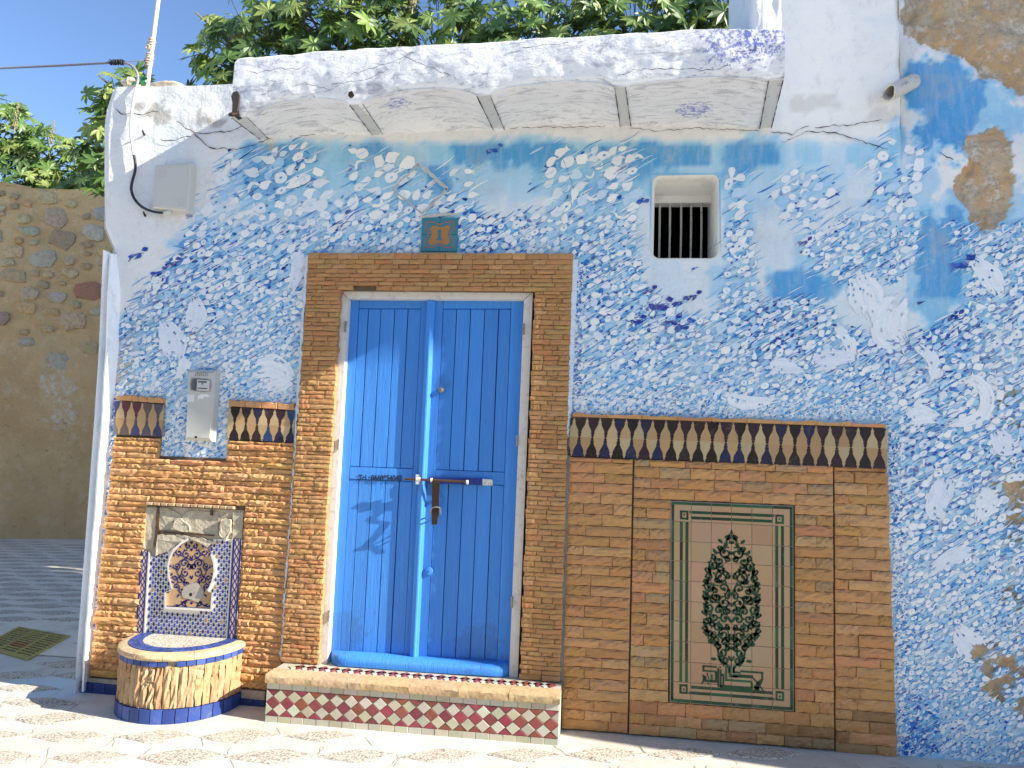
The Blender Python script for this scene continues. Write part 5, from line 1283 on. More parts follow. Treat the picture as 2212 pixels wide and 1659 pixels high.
for sg in (1, -1):
    for x, y, a, L in ((60, 505, 1.2, 46), (110, 520, 1.6, 50), (165, 600, 2.0, 50), (190, 700, 2.6, 36), (180, 760, -2.5, 40), (160, 860, 2.6, 44), (120, 960, -2.2, 46), (120, 1075, 2.9, 46), (160, 1085, 2.95, 30), (40, 1090, 2.6, 40)):
        leaf(ab, AX+sg*(-x), y, L, a if sg > 0 else math.pi-a, 17, CB, mp)
    ribbon(ab, [(AX, 640), (AX-sg*50, 610), (AX-sg*110, 640), (AX-sg*150, 730), (AX-sg*110, 820), (AX-sg*40, 870), (AX, 930)], 10, CB, mp)
    ribbon(ab, [(AX, 1010), (AX-sg*60, 1030), (AX-sg*120, 1075), (AX-sg*160, 1088)], 14, CB, mp)
ribbon(ab, [(375, 1080), (500, 1090), (640, 1098), (798, 1106)], 10, CB, mp); ribbon(ab, [(470, 520), (540, 460), (632, 424)], 9, (.02, .035, .1), mp)
ab.build('arabesque', M_TILE, fo)
mm = MB(); C0 = [(520, 960), (545, 890), (600, 865), (660, 850), (700, 880), (735, 935), (720, 1000), (680, 1045), (620, 1020), (540, 1000)]
mm.slab([fp(a, b, -.0305) for a, b in C0[::-1]], .004, (0.30, 0.28, 0.27)); mm.build('tap_hole_mortar', M_GROUT, fo)
mm = MB(); mm.slab([fp(610+15*math.cos(t), 968-17*math.sin(t), -.0315) for t in np.linspace(0, 2*math.pi, 10)[:-1]], .003); mm.build('tap_hole', M_DARK, fo)

# half round basin
BC = np.array([-2.42, -0.03]); BRX, BRY = 0.335, 0.40
def bas(th, k=1.0, z=0): return (BC[0]+BRX*k*math.cos(th), BC[1]-BRY*k*math.sin(th)**.9 if math.sin(th) > 0 else BC[1], z)
NB = 40; ths = [math.pi*i/NB for i in range(NB+1)]
cm = MB(); V = [bas(t, .965, 0.0) for t in ths]+[bas(t, .965, .335) for t in ths]; n = NB+1
cm.add(V, [(i+1, i, n+i, n+i+1) for i in range(NB)]+[tuple(range(n, 2*n))]); cm.build('basin_core', M_GROUT, fo)
def bpiece(t0, t1, z0, z1, k0, k1, mat, name, col, inset=.002, ocol=None, rough=0.0, nz=2, jag=0.0):
    m = MB(); V = []; nt_ = 4
    for j in range(nz):
        z = z0+(z1-z0)*j/(nz-1)
        for i in range(nt_):
            t = t0+(t1-t0)*i/(nt_-1); e = (i in (0, nt_-1)) or (nz > 2 and j in (0, nz-1))
            V.append(bas(t+(random.uniform(-jag, jag) if e else 0), (k1-(.012 if (e and rough) else 0)+random.uniform(-rough, rough)), z))
    f = [(j*nt_+i+1, j*nt_+i, (j+1)*nt_+i, (j+1)*nt_+i+1) for j in range(nz-1) for i in range(nt_-1)]
    o = len(V); ring = [i for i in range(nt_)]+[j*nt_+nt_-1 for j in range(1, nz)]+[(nz-1)*nt_+i for i in range(nt_-2, -1, -1)]+[j*nt_ for j in range(nz-2, 0, -1)]
    for i in ring:
        x, y, z = V[i]; kk = k0/k1; V.append((BC[0]+(x-BC[0])*kk, BC[1]+(y-BC[1])*kk, z))
    nn = len(ring); f += [(ring[i], ring[(i+1) % nn], o+(i+1) % nn, o+i) for i in range(nn)]
    m.add(V, f, col); q = m.build(name, mat, fo)
    if ocol: q.color = (*ocol, 1)
    return q
for i in range(26):                                                     # stone staves
    a, b = math.pi*i/26, math.pi*(i+1)/26; z = random.choice((.2, .22, .25, .31, .31, .31))
    cuts = [.078, z, .298] if z < .29 else [.078, .298]
    for z0, z1 in zip(cuts, cuts[1:]): bpiece(a+.006, b-.006, z0, z1-.001, .95, 1.015, M_STONE, 'stone', pal([(0.46, 0.31, 0.17), (0.50, 0.36, 0.21), (0.44, 0.27, 0.14)]), rough=.018, nz=6, jag=.012)
BBL = [(0.035, 0.07, 0.27), (0.05, 0.095, 0.33), (0.025, 0.05, 0.20), (0.04, 0.075, 0.24)]
for i in range(17): a, b = math.pi*i/17, math.pi*(i+1)/17; bpiece(a+.007, b-.007, .001, .074, .93, 1.03, M_TILE, 'base_tile', None, ocol=pal(BBL, .2))
for i in range(22):
    a, b = math.pi*i/22, math.pi*(i+1)/22
    if i == 8: continue
    bpiece(a+.007, b-.007, .300, .328, .95, 1.025, M_TILE, 'rim_tile', None, ocol=pal(BBL, .2))
for i in range(7):                                                      # rounded sandstone lip
    a, b = math.pi*i/7, math.pi*(i+1)/7; m = MB(); V = []; K = 7
    for k in range(K):
        t = a+.004+(b-a-.008)*k/(K-1)
        for kk, z in ((.86, .330), (1.04, .330), (1.055, .343), (1.04, .358), (.98, .366), (.86, .366)): V.append(bas(t, kk+random.uniform(-.006, .006), z))
    m.add(V, [(6*k+q, 6*k+(q+1) % 6, 6*k+6+(q+1) % 6, 6*k+6+q) for k in range(K-1) for q in range(6)]+[(0, 1, 2, 3, 4, 5), tuple(6*(K-1)+q for q in (5, 4, 3, 2, 1, 0))], pal([(0.58, 0.44, 0.27)], .08)); m.build('lip', M_STONE, fo, 45)
def topq(t0, t1, k0, k1, z, mat, name, ocol, h=.004):
    m = MB(); V = [bas(t0, k0, z), bas(t0, k1, z), bas(t1, k1, z), bas(t1, k0, z)]; V += [(x, y, z-h) for x, y, z in V]
    m.add(V, [(3, 2, 1, 0), (0, 1, 5, 4), (1, 2, 6, 5), (2, 3, 7, 6), (3, 0, 4, 7)]); o = m.build(name, mat, fo); o.color = (*ocol, 1)
for ring, (k0, k1) in enumerate(((.70, .765), (.77, .835), (.84, .90))):
    nn = 30
    for i in range(nn): topq(math.pi*i/nn+.006, math.pi*(i+1)/nn-.006, k0, k1, .3705, M_TILE, 'ring_tile', pal(BBL, .25))
m = MB(); V = [bas(t, .90, .3675) for t in ths]; m.add(V, [tuple(range(NB+1))]); m.build('top_bed', mat_simple('pale_bed', (.55, .52, .45), .9), fo)
m = MB(); V = [bas(t, .695, .3695) for t in ths]; m.add(V, [tuple(range(NB+1))]); m.build('pebble_top', M_PEB, fo)

# ================================================================== GREEN TREE PANEL
tp_ = empty('tile_panel', ((GXa+GXb)/2, DY, (GZa+GZb)/2), label='tan tile panel with green tree arabesque and square Arabic lettering set in the stone wall', cat='tile panel')
PQ = [at(1448, 1516, DY-.003), at(1714, 1536, DY-.003), at(1713, 1094, DY-.003), at(1450, 1083, DY-.003)]
def pq(u, v, y=0.0):   # u 0..6 to the right, v 0..10 downwards
    a, b = u/6, 1-v/10; p = PQ[0]*(1-a)*(1-b)+PQ[1]*a*(1-b)+PQ[2]*a*b+PQ[3]*(1-a)*b; p = p.copy(); p[1] += y; return p
m = MB(); m.slab([pq(-.02, 10.02, .006), pq(6.02, 10.02, .006), pq(6.02, -.02, .006), pq(-.02, -.02, .006)], .04); m.build('bedding', M_GROUT, tp_)
TANS = [(0.43, 0.275, 0.155), (0.45, 0.285, 0.165), (0.42, 0.27, 0.155), (0.41, 0.28, 0.165), (0.40, 0.25, 0.135), (0.44, 0.275, 0.15)]
for i in range(6):
    for j in range(10):
        m = MB(); e = .012; m.slab([pq(i+e, j+1-e), pq(i+1-e, j+1-e), pq(i+1-e, j+e), pq(i+e, j+e)], .012, None, inset=.0008); o = m.build('tile', M_MATT, tp_); o.color = (*pal(TANS, .03), 1)
GRN = [(0.010, 0.060, 0.026), (0.007, 0.036, 0.018), (0.016, 0.095, 0.042), (0.010, 0.048, 0.022)]
gl = MB(); gy = -.0012
def gline(u0, v0, u1, v1):
    e = .018
    for i in range(int(math.floor(u0)), int(math.ceil(u1))):
        for j in range(int(math.floor(v0)), int(math.ceil(v1))):
            a, b, c, d = max(u0, i+e), min(u1, i+1-e), max(v0, j+e), min(v1, j+1-e)
            if b > a and d > c: gl.add([pq(a, d, gy), pq(b, d, gy), pq(b, c, gy), pq(a, c, gy)], [(0, 1, 2, 3)], random.choice(GRN))
t = .15
gline(0.01, 0.02, 5.99, t); gline(.01, 9.98-t, 5.99, 9.98); gline(.01, t, t, 9.88); gline(5.99-t, t, 5.99, 9.88)
for o in (.44, .72):
    w = .145
    gline(1.0, o, 5.0, o+w); gline(1.0, 10-o-w, 5.0, 10-o); gline(o, 1.0, o+w, 9.0); gline(6-o-w, 1.0, 6-o, 9.0)
for su in (0, 1):
    for sv in (0, 1):
        def K(a, b, c, d):
            if su: a, c = 6-c, 6-a
            if sv: b, d = 10-d, 10-b
            gline(a, b, c, d)
        K(.44, .44, .56, .90); K(.56, .44, .86, .54); K(.76, .54, .86, .92); K(.56, .80, .76, .90); K(.62, .60, .70, .70); K(.90, .44, .98, .56)
gl.build('border_lines', M_TILE, tp_)
# tree arabesque, mirrored about the middle joint (coordinates of a close-up: 178 units a tile)
def gmap(x, y): return pq(3+(x-620)/178.5, 1.0+(y-85)/178.0, -.0016)
tr = MB(); G1 = (0.009, 0.052, 0.024)
TS = [(52, 350, 58, 1.0, 1.25), (105, 420, 40, 2.4, 1.0), (155, 460, 44, 2.0, 1.25), (85, 565, 66, .6, 1.35), (105, 500, 40, -1.2, .9), (190, 655, 50, 2.3, 1.3), (70, 660, 46, -1.0, 1.0), (60, 790, 58, 1.5, 1.2), (130, 740, 40, 2.6, 1.0), (195, 840, 48, 1.9, 1.25), (110, 860, 42, -.6, 1.1), (150, 920, 44, 2.0, 1.1), (60, 930, 44, .9, 1.0), (205, 950, 40, 2.9, 1.0), (120, 1010, 44, -.8, 1.2), (195, 1060, 40, 2.4, 1.0), (70, 1070, 50, 1.2, 1.3), (140, 1120, 42, 2.4, 1.2), (60, 1140, 40, -.9, 1.0), (75, 1225, 46, 1.9, 1.3), (60, 1290, 42, 2.4, 1.1), (28, 215, 24, .6, .9), (190, 560, 34, 2.6, .8), (215, 740, 34, 2.6, .9)]
mirror_scrolls(tr, TS, 620, 18, G1, gmap)
OUTL = lambda y: np.interp(y, [150, 260, 330, 450, 560, 700, 850, 1000, 1100, 1180, 1260, 1320], [10, 60, 140, 205, 240, 250, 245, 250, 240, 150, 130, 60])
rr = random.Random(3)
mirror_scrolls(tr, [(30, 400, 30, 2.0, 1.0), (150, 395, 28, 1.4, .9), (200, 510, 30, 2.2, .9), (130, 600, 30, -1.0, 1.0), (215, 610, 28, 2.4, .8), (25, 560, 26, 1.2, .9), (140, 680, 32, 2.0, 1.0), (30, 730, 30, 1.8, .9), (170, 780, 30, -.6, .9), (230, 880, 26, 2.6, .8), (25, 860, 30, 2.0, .9), (160, 980, 30, 2.2, .9), (30, 1010, 28, 1.4, .9), (225, 1020, 28, 2.6, .9), (165, 1090, 26, -.8, .9), (25, 1110, 26, 2.0, .9), (110, 1170, 30, 2.2, 1.0), (30, 1190, 26, 1.6, .9), (90, 310, 30, 2.2, .9)], 620, 15, GRN[1], gmap)
for k in range(46):
    y = rr.uniform(250, 1200); x = rr.uniform(8, OUTL(y)-10); a = rr.uniform(.3, 2.9); L = rr.uniform(30, 56); w = rr.uniform(10, 17); c = rr.choice(GRN)
    leaf(tr, 620-x, y, L, a, w, c, gmap); leaf(tr, 620+x, y, L, math.pi-a, -w, c, gmap)
for y, L in ((250, 40), (345, 40), (690, 80), (800, 50), (930, 80), (1085, 60), (1180, 40), (1270, 60)):
    for sg in (1, -1): leaf(tr, 620, y+L*.5, L, math.pi/2+sg*.42, 24*sg, G1, gmap)
for sg in (1, -1):
    for x, y, a, L in ((95, 262, 2.3, 44), (150, 370, 2.1, 56), (215, 560, 1.75, 80), (245, 640, 1.9, 50), (250, 720, 2.6, 44), (235, 780, 2.2, 40), (250, 1020, 2.1, 56), (235, 1090, 1.8, 60), (195, 1160, 2.4, 44), (150, 1290, 3.0, 46), (120, 1170, 2.2, 46)):
        leaf(tr, 620-sg*x*.84, y, L*1.25, a if sg > 0 else math.pi-a, 26*sg, G1, gmap)
    ribbon(tr, [(620-sg*4, 150), (620-sg*16, 190), (620-sg*44, 240), (620-sg*40, 285)], [5, 9, 20, 12], G1, gmap)
    ribbon(tr, [(620-sg*120, 1250), (620-sg*100, 1290), (620-sg*40, 1330), (620-sg*22, 1360), (620-sg*22, 1400)], [14, 18, 20, 18, 16], G1, gmap)
ribbon(tr, [(620, 140), (620, 200)], 9, G1, gmap); ribbon(tr, [(620, 1280), (620, 1345)], 8, G1, gmap)
tr.build('tree_pattern', M_TILE, tp_)
kf = MB()
def kr(x0, y0, x1, y1, c=G1):
    x0, x1, y0, y1 = x0-1.6, x1+1.6, y0-1.6, y1+1.6; kf.add([gmap(x0, y1), gmap(x1, y1), gmap(x1, y0), gmap(x0, y0)], [(0, 1, 2, 3)], rr.choice(GRN))
for R in ((368,1350,492,1363),(368,1363,383,1402),(383,1390,492,1402),(478,1402,496,1490),(440,1474,478,1492),(440,1425,456,1474),(385,1474,440,1492),(385,1440,400,1474),(500,1366,513,1526),(521,1376,534,1526),(545,1430,556,1512),(534,1412,556,1430),(566,1345,582,1470),(582,1455,800,1470),(600,1340,616,1436),(616,1420,680,1436),(632,1345,648,1398),(648,1385,700,1398),(632,1408,806,1432),(700,1372,896,1386),(880,1386,896,1440),(790,1470,806,1512),(520,1512,806,1548),(820,1500,862,1550)): kr(*R)
ribbon(kf, [(372, 1430), (380, 1460), (372, 1495), (345, 1518)], [14, 18, 14, 4], G1, gmap); ribbon(kf, [(410, 1425), (418, 1450), (425, 1470)], 10, G1, gmap)
ribbon(kf, [(888, 1436), (862, 1470), (830, 1520)], [18, 40, 44], G1, gmap); ribbon(kf, [(806, 1428), (830, 1452), (862, 1482)], 14, G1, gmap); ribbon(kf, [(870, 1490), (885, 1520), (905, 1535)], [8, 14, 4], G1, gmap)
for x, y in ((410, 1418), (418, 1505), (522, 1356)): blob(kf, x, y, 10, 10, .7, G1, gmap, 4)
kf.build('lettering', M_TILE, tp_)
# a thin line of glue on the right wall above the panel
# ================================================================== SMALL THINGS ON THE WALL
hn = empty('house_number', (at(950, 507)[0], 0, at(950, 507)[2]), label='square teal tile plaque with an orange numeral one cartouche above the door', cat='house number')
HQ = [(908, 543), (987, 543), (990, 470), (912, 471)]
def hq(u, v, y=-.012):
    x = HQ[0][0]*(1-u)*(1-v)+HQ[1][0]*u*(1-v)+HQ[2][0]*u*v+HQ[3][0]*(1-u)*v; yy_ = HQ[0][1]*(1-u)*(1-v)+HQ[1][1]*u*(1-v)+HQ[2][1]*u*v+HQ[3][1]*(1-u)*v; return at(x, yy_, y)
for i in (0, 1):
    for j in (0, 1):
        m = MB(); m.slab([hq(i*.5+.004, j*.5+.004), hq(i*.5+.496, j*.5+.004), hq(i*.5+.496, j*.5+.496), hq(i*.5+.004, j*.5+.496)], .03, None, inset=.001); o = m.build('tile', M_TILE, hn); o.color = (*scl((0.045, 0.19, 0.26), random.uniform(.9, 1.1)), 1)
ORG = (0.36, 0.18, 0.06); RO = (0.32, 0.14, 0.08)
m = MB(); cart = [(.25,.20),(.33,.19),(.42,.235),(.5,.25),(.58,.235),(.68,.19),(.76,.21),(.80,.30),(.76,.38),(.74,.5),(.76,.62),(.80,.70),(.78,.76),(.70,.78),(.6,.74),(.5,.73),(.4,.76),(.32,.78),(.26,.72),(.22,.66),(.27,.58),(.28,.5),(.26,.40),(.20,.32),(.21,.25)]
m.add([hq(u, v, -.0128) for u, v in cart], [tuple(range(len(cart)))], ORG)
for pts in ([(.12,.12),(.35,.13),(.44,.19),(.5,.2),(.56,.19),(.65,.13),(.88,.12)], [(.12,.88),(.35,.87),(.44,.81),(.5,.8),(.56,.81),(.65,.87),(.88,.88)], [(.12,.12),(.13,.35),(.19,.44),(.2,.5),(.19,.56),(.13,.65),(.12,.88)], [(.88,.12),(.87,.35),(.81,.44),(.8,.5),(.81,.56),(.87,.65),(.88,.88)]): ribbon(m, pts, .035, RO, lambda u, v: hq(u, v, -.0127))
m.build('cartouche', M_MATT, hn)
m = MB(); one = [(.40,.33),(.59,.33),(.59,.36),(.54,.38),(.54,.655),(.515,.67),(.43,.60),(.42,.57),(.455,.585),(.455,.38),(.40,.36)]
m.add([hq(u, v, -.0134) for u, v in one], [tuple(range(len(one)))], (0.04, 0.17, 0.24)); m.build('numeral', M_MATT, hn)
m = MB(); ribbon(m, [(905, 470), (930, 466), (960, 463), (992, 462)], [3, 6, 6, 3], (.5, .47, .42), lambda x, y: at(x, y, -.014)); m.build('mortar_line', M_PAINT, hn)
# diamond of mortar left by a lost plaque, drawn on the wall
m = MB()
dpts = [(905, 354), (966, 408), (912, 462), (848, 408), (905, 354)]
for a, b, w in zip(dpts, dpts[1:], (9, 6, 4, 4)): 
    P = [(a[0]+(b[0]-a[0])*i/12+random.uniform(-1, 1), a[1]+(b[1]-a[1])*i/12+random.uniform(-1, 1)) for i in range(13)]
    ribbon(m, P, [w*random.uniform(.6, 1.2) for _ in P], (0.40, 0.41, 0.42), lambda x, y: at(x, y, -.020))
    V = m.v
o = m.build('mortar_diamond', M_PAINT, house)

def boxy(name, label, cat, corners, d, mat, chamfer=.008):
    """corners: photograph corners of the front face (bottom-left, bottom-right, top-right, top-left)"""
    F = [at(x, y, -d) for x, y in corners]; t = tag(empty(name, ((F[0]+F[1])/2)*np.array([1, 0, 1])), label, cat); m = MB()
    c = sum(F)/4; I = [f+(c-f)/np.linalg.norm(c-f)*chamfer*1.4 for f in F]; R = [f+np.array([0, chamfer, 0]) for f in F]; B = [np.array([f[0]+(f[0]-c[0])*.03, .03, f[2]+(f[2]-c[2])*.02]) for f in F]
    V = I+R+B; m.add(V, [(0, 1, 2, 3)]+[(k, 4+k, 4+(k+1) % 4, (k+1) % 4) for k in range(4)]+[(4+k, 8+k, 8+(k+1) % 4, 4+(k+1) % 4) for k in range(4)]); m.build('body', mat, t, 20); return t, F
jb, F = boxy('junction_box', 'plain whitish junction box high on the wall at the end of the black cable', 'junction box', [(329, 449), (406, 456), (412, 351), (334, 356)], .075, M_PLASTIC2)
def fq(F, u, v, y): p = F[0]*(1-u)*(1-v)+F[1]*u*(1-v)+F[2]*u*v+F[3]*(1-u)*v; p = p.copy(); p[1] = y; return p
m = MB(); m.slab([fq(F, .07, .06, -.0775), fq(F, .93, .06, -.0775), fq(F, .93, .94, -.0775), fq(F, .07, .94, -.0775)], .004, inset=.001); m.build('lid', M_PLASTIC2, jb)
m = MB()
for P in ([(.14,.72),(.32,.72),(.32,.88),(.14,.88),(.14,.72)], [(.17,.76),(.28,.85)]): ribbon(m, P, .012, (.5,.49,.46), lambda u, v: fq(F, u, v, -.0782))
ribbon(m, [(.80+.075*math.cos(t), .20+.06*math.sin(t)) for t in np.linspace(0, 6.28, 14)], .012, (.5, .49, .46), lambda u, v: fq(F, u, v, -.0782)); ribbon(m, [(.72, .105), (.9, .105)], .012, (.5, .49, .46), lambda u, v: fq(F, u, v, -.0782))
m.build('emblem', mat_simple('emblem_relief', (.50, .49, .46), .5), jb)
m = MB(); a = at(365, 459, -.05); m.tube([a+np.array([-.03, 0, -.008]), a+np.array([.02, -.01, .004])], .014, 8); m.build('cable_gland', M_PLASTIC2, jb)
mb_, F = boxy('electric_meter', 'tall grey electric meter box with a small glazed window beside the door', 'meter', [(399, 950), (455, 953), (463, 800), (406, 797)], .08, M_PLASTIC, .014)
m = MB(); 
WP = [(.13, .70), (.30, .685), (.70, .68), (.90, .695), (.93, .78), (.90, .865), (.70, .88), (.30, .885), (.13, .87), (.10, .78)]
m.slab([fq(F, u, v, -.0815) for u, v in WP], .006, (1, 1, 1)); m.build('window_rim', mat_simple('rim_grey', (.30, .30, .29), .5), mb_)
c = (.515, .782); m = MB(); m.slab([fq(F, c[0]+(u-c[0])*.88, c[1]+(v-c[1])*.86, -.0825) for u, v in WP], .004); m.build('window_pane', M_GLASSY, mb_)
m = MB(); m.slab([fq(F, u, v, -.0832) for u, v in ((.38, .70), (.86, .70), (.86, .85), (.38, .86))], .002); m.build('dial_plate', mat_simple('dial', (.52, .53, .52), .5), mb_)
m = MB()
for a, b, c_, d in ((.42, .815, .74, .838), (.42, .728, .78, .742), (.55, .79, .62, .808), (.30, .71, .34, .84)): m.add([fq(F, a, b, -.0836), fq(F, c_, b, -.0836), fq(F, c_, d, -.0836), fq(F, a, d, -.0836)], [(0, 1, 2, 3)])
m.build('dial_marks', mat_simple('dial_dark', (.06, .06, .06), .5), mb_)
for nm, quad, cc in (('paper_label', [(.03, .535), (.30, .535), (.30, .64), (.03, .64)], (.66, .67, .68)), ('torn_label', [(.45, .56), (.50, .60), (.62, .585), (.68, .625), (.80, .61), (.88, .635), (.80, .655), (.55, .65), (.43, .63)], (.74, .74, .73))):
    m = MB(); m.add([fq(F, u, v, -.0808) for u, v in quad], [tuple(range(len(quad)))]); m.build(nm, mat_simple(nm, cc, .7), mb_)
m = MB(); 
for i in range(14): u = .08+.84*i/13; m.add([fq(F, u-.006, .09, -.0803), fq(F, u+.006, .09, -.0803), fq(F, u+.006, .50, -.0803), fq(F, u-.006, .50, -.0803)], [(0, 1, 2, 3)])
m.build('ribbed_face', mat_simple('rib_grey', (.56, .56, .52), .5), mb_)
m = MB(); m.slab([fq(F, .43+.045*math.cos(t), .045+.018*math.sin(t), -.0815) for t in np.linspace(0, 6.28, 10)[:-1]], .004); m.build('screw', M_IRON, mb_)
tc = bpy.data.curves.new('meter_number', 'FONT'); tc.body = '1223767'; tc.size = .034; tc.extrude = .0002
to = link('meter_number', tc, mb_); p = fq(F, .80, .965, -.0812); to.location = p; to.rotation_euler = (math.radians(90), math.radians(180), 0); to.scale = (.75, 1, 1); tc.materials.append(mat_simple('pencil', (.16, .15, .14), .8)); text_mesh(to)

# drain spout of whitewashed clay
ds = MB(); c0 = at(1972, 176, .06); c1 = at(1918, 203, -.10); ax = (c1-c0)/np.linalg.norm(c1-c0); up = np.array([0, 0, 1.0]); sd = np.cross(ax, up); sd /= np.linalg.norm(sd); up = np.cross(sd, ax); V = []
for p, r1 in ((c0, .044), (c1, .046), (c1, .034), (c0, .034)):
    for k in range(14):
        t = 2*math.pi*k/14; q = p+(sd*math.cos(t)+up*math.sin(t))*r1
        if p is c1 and math.sin(t) > .2: q = q-ax*.05*math.sin(t)
        V.append(q)
ds.add(V, [(r*14+k, r*14+(k+1) % 14, (r+1)*14+(k+1) % 14, (r+1)*14+k) for r in range(3) for k in range(14)])
sp = tag(empty('drain_spout', c0*np.array([1, 0, 1])), 'whitewashed clay drain spout sticking out where the two walls meet', 'drain spout'); ds.build('pipe', M_CLAY, sp, 50)
m = MB(); m.slab([c0+ax*.01+(sd*math.cos(t)+up*math.sin(t))*.033 for t in np.linspace(0, 6.28, 13)[:-1]], .004); m.build('bore', M_DARK, sp)

# pole, cables
po = tag(empty('pole', at(315, 178, .2)), 'pinkish white metal pole with wound rope rising from the left roof edge', 'pole')
pa, pb = at(314, 190, .2), at(349, -60, .2); m = MB(); m.tube([pa-np.array([0, 0, .25]), pb], .0155, 10); m.build('tube', M_PIPE, po, 60)
for (y0, y1, nn) in ((86, 104, 4), (118, 142, 6)):
    for k in range(nn):
        y = y0+(y1-y0)*k/(nn-1); x = 314+(190-y)*(35/250); c = at(x, y, .2); m = MB(); R = .0175+random.uniform(0, .008); tl = random.uniform(-.3, .3)
        m.tube([c+np.array([R*math.cos(t), R*math.sin(t), tl*R*math.cos(t)]) for t in np.linspace(0, 6.283, 13)], .0055, 6, cap=False); m.build('rope_turn', M_ROPE, po, 60)
c = at(321, 103, .17); m = MB(); m.tube([c+np.array([.013*math.cos(t), -.01, .013*math.sin(t)]) for t in np.linspace(0, 6.283, 11)], .006, 6, cap=False); m.build('eyelet', M_ROPE, po, 60)
cb = tag(empty('overhead_cable', at(250, 136, .1)), 'dark overhead cable running in from the left and tied to the pole', 'cable')
m = MB(); P = [at(-160, 151, .1-.5), at(0, 147, .05), at(120, 142, .1), at(230, 136, .12), at(262, 134, .12)]; m.tube(P, .0075, 8); m.build('strand', M_GREYCABLE, cb, 60)
m = MB(); m.tube([at(236, 136, .12), at(245, 135, .12), at(262, 133, .12), at(270, 134, .12)], [.008, .016, .015, .009], 8); m.build('splice', M_CABLE, cb, 60)
for k in range(6): x = 239+k*5.2; c = at(x, 134.5, .115); m = MB(); m.tube([c+np.array([.004*math.sin(k*2), .016*math.cos(t), .017*math.sin(t)]) for t in np.linspace(0, 6.283, 9)], .004, 5, cap=False); m.build('binding', M_CABLE, cb)
m = MB(); m.tube([at(266, 134, .12), at(300, 131.5, .16), at(318, 130, .19)], .0035, 6); m.build('tie_wire', M_GREYCABLE, cb)
m = MB(); m.tube([at(318, 131, .18), at(312, 140, .19), at(309, 158, .19), at(305, 165, .19)], .0022, 5); m.build('loose_wire', M_CABLE, cb)
dc = tag(empty('drop_cable', at(285, 300, 0)), 'painted and black cable hanging down the wall from the roof edge into the junction box', 'cable')
def curve(P, n=6):
    out = []
    for k in range(len(P)-1):
        p0, p1, p2, p3 = (np.array(P[max(k-1, 0)]), np.array(P[k]), np.array(P[k+1]), np.array(P[min(k+2, len(P)-1)]))
        for i in range(n): f = i/n; out.append(.5*(2*p1+(-p0+p2)*f+(2*p0-5*p1+4*p2-p3)*f*f+(-p0+3*p1-3*p2+p3)*f**3))
    return out+[np.array(P[-1])]
m = MB(); m.tube(curve([at(268, 136, .12), at(284, 142, .08), at(295, 155, .03), at(298, 172, -.01), at(294, 188, -.03)]), .0085, 8); m.build('upper_run', mat_simple('tan_cable', (.30, .28, .26), .6), dc, 60)
m = MB(); m.tube(curve([at(294, 188, -.03), at(289, 215, -.025), at(284, 250, -.025), at(283, 290, -.03), at(286, 315, -.03), at(289, 335, -.03)]), .0085, 8); m.build('painted_run', M_CABLEW, dc, 60)
m = MB(); m.tube(curve([at(289, 335, -.03), at(292, 350, -.03), at(292, 368, -.032), at(285, 395, -.035), at(284, 412, -.035), at(292, 432, -.035), at(310, 449, -.04), at(335, 458, -.045), at(360, 460, -.05)]), .0085, 8); m.build('black_run', M_CABLE, dc, 60)
for i, (x, y) in enumerate(((312, 292), (314, 467))):
    m = MB(); c = at(x, y, -.004); m.tube([c, c+np.array([.004, -.03, .018])], [.007, .005], 6); tag(m.build('wall_nail', M_IRON), ('short dark iron nail stuck in the wall above the junction box', 'short dark iron nail stuck in the wall below the junction box')[i], 'nail', 'nails in the left wall')
# rubble and a scrap of green plastic on the roof edge
def rock(name, label, px, r, mat, sq=(1, .8, .7)):
    c = at(*px, .2); m = MB(); rr_ = random.Random(px[0]); V = []; 
    for j in range(5):
        for i in range(8):
            ph = math.pi*(j+.5)/5; t = 2*math.pi*i/8; k = r*rr_.uniform(.8, 1.15); V.append((c[0]+k*math.sin(ph)*math.cos(t)*sq[0], c[1]+k*math.sin(ph)*math.sin(t)*sq[1], c[2]+k*math.cos(ph)*sq[2]))
    m.add(V, [(j*8+i, (j+1)*8+i, (j+1)*8+(i+1) % 8, j*8+(i+1) % 8) for j in range(4) for i in range(8)]+[tuple(range(8)), tuple(32+i for i in range(7, -1, -1))], (0.62, .56, .46)); return m.build(name, mat, None)
tag(rock('loose_stone', '', (285, 182), .075, M_STONE, (1, .8, .6)), 'pale loose stone lying on the roof edge left of the pole', 'stone', 'loose stones on the roof edge')
tag(rock('loose_stone', '', (366, 186), .085, M_STONE, (1.5, .8, .35)), 'flat tan stone lying on the roof edge right of the pole', 'stone', 'loose stones on the roof edge')
m = MB(); V = []
for i in range(7):
    for j in range(4): V.append(at(276+i*7+random.uniform(-2, 2), 183-j*5-random.uniform(0, 4)*(1 if j else 0), .16+.02*random.uniform(-1, 1)))
m.add(V, [(i*4+j, (i+1)*4+j, (i+1)*4+j+1, i*4+j+1) for i in range(6) for j in range(3)]); tag(m.build('plastic_scrap', M_GREENP), 'crumpled scrap of green plastic on the roof edge beside the pole', 'plastic scrap')

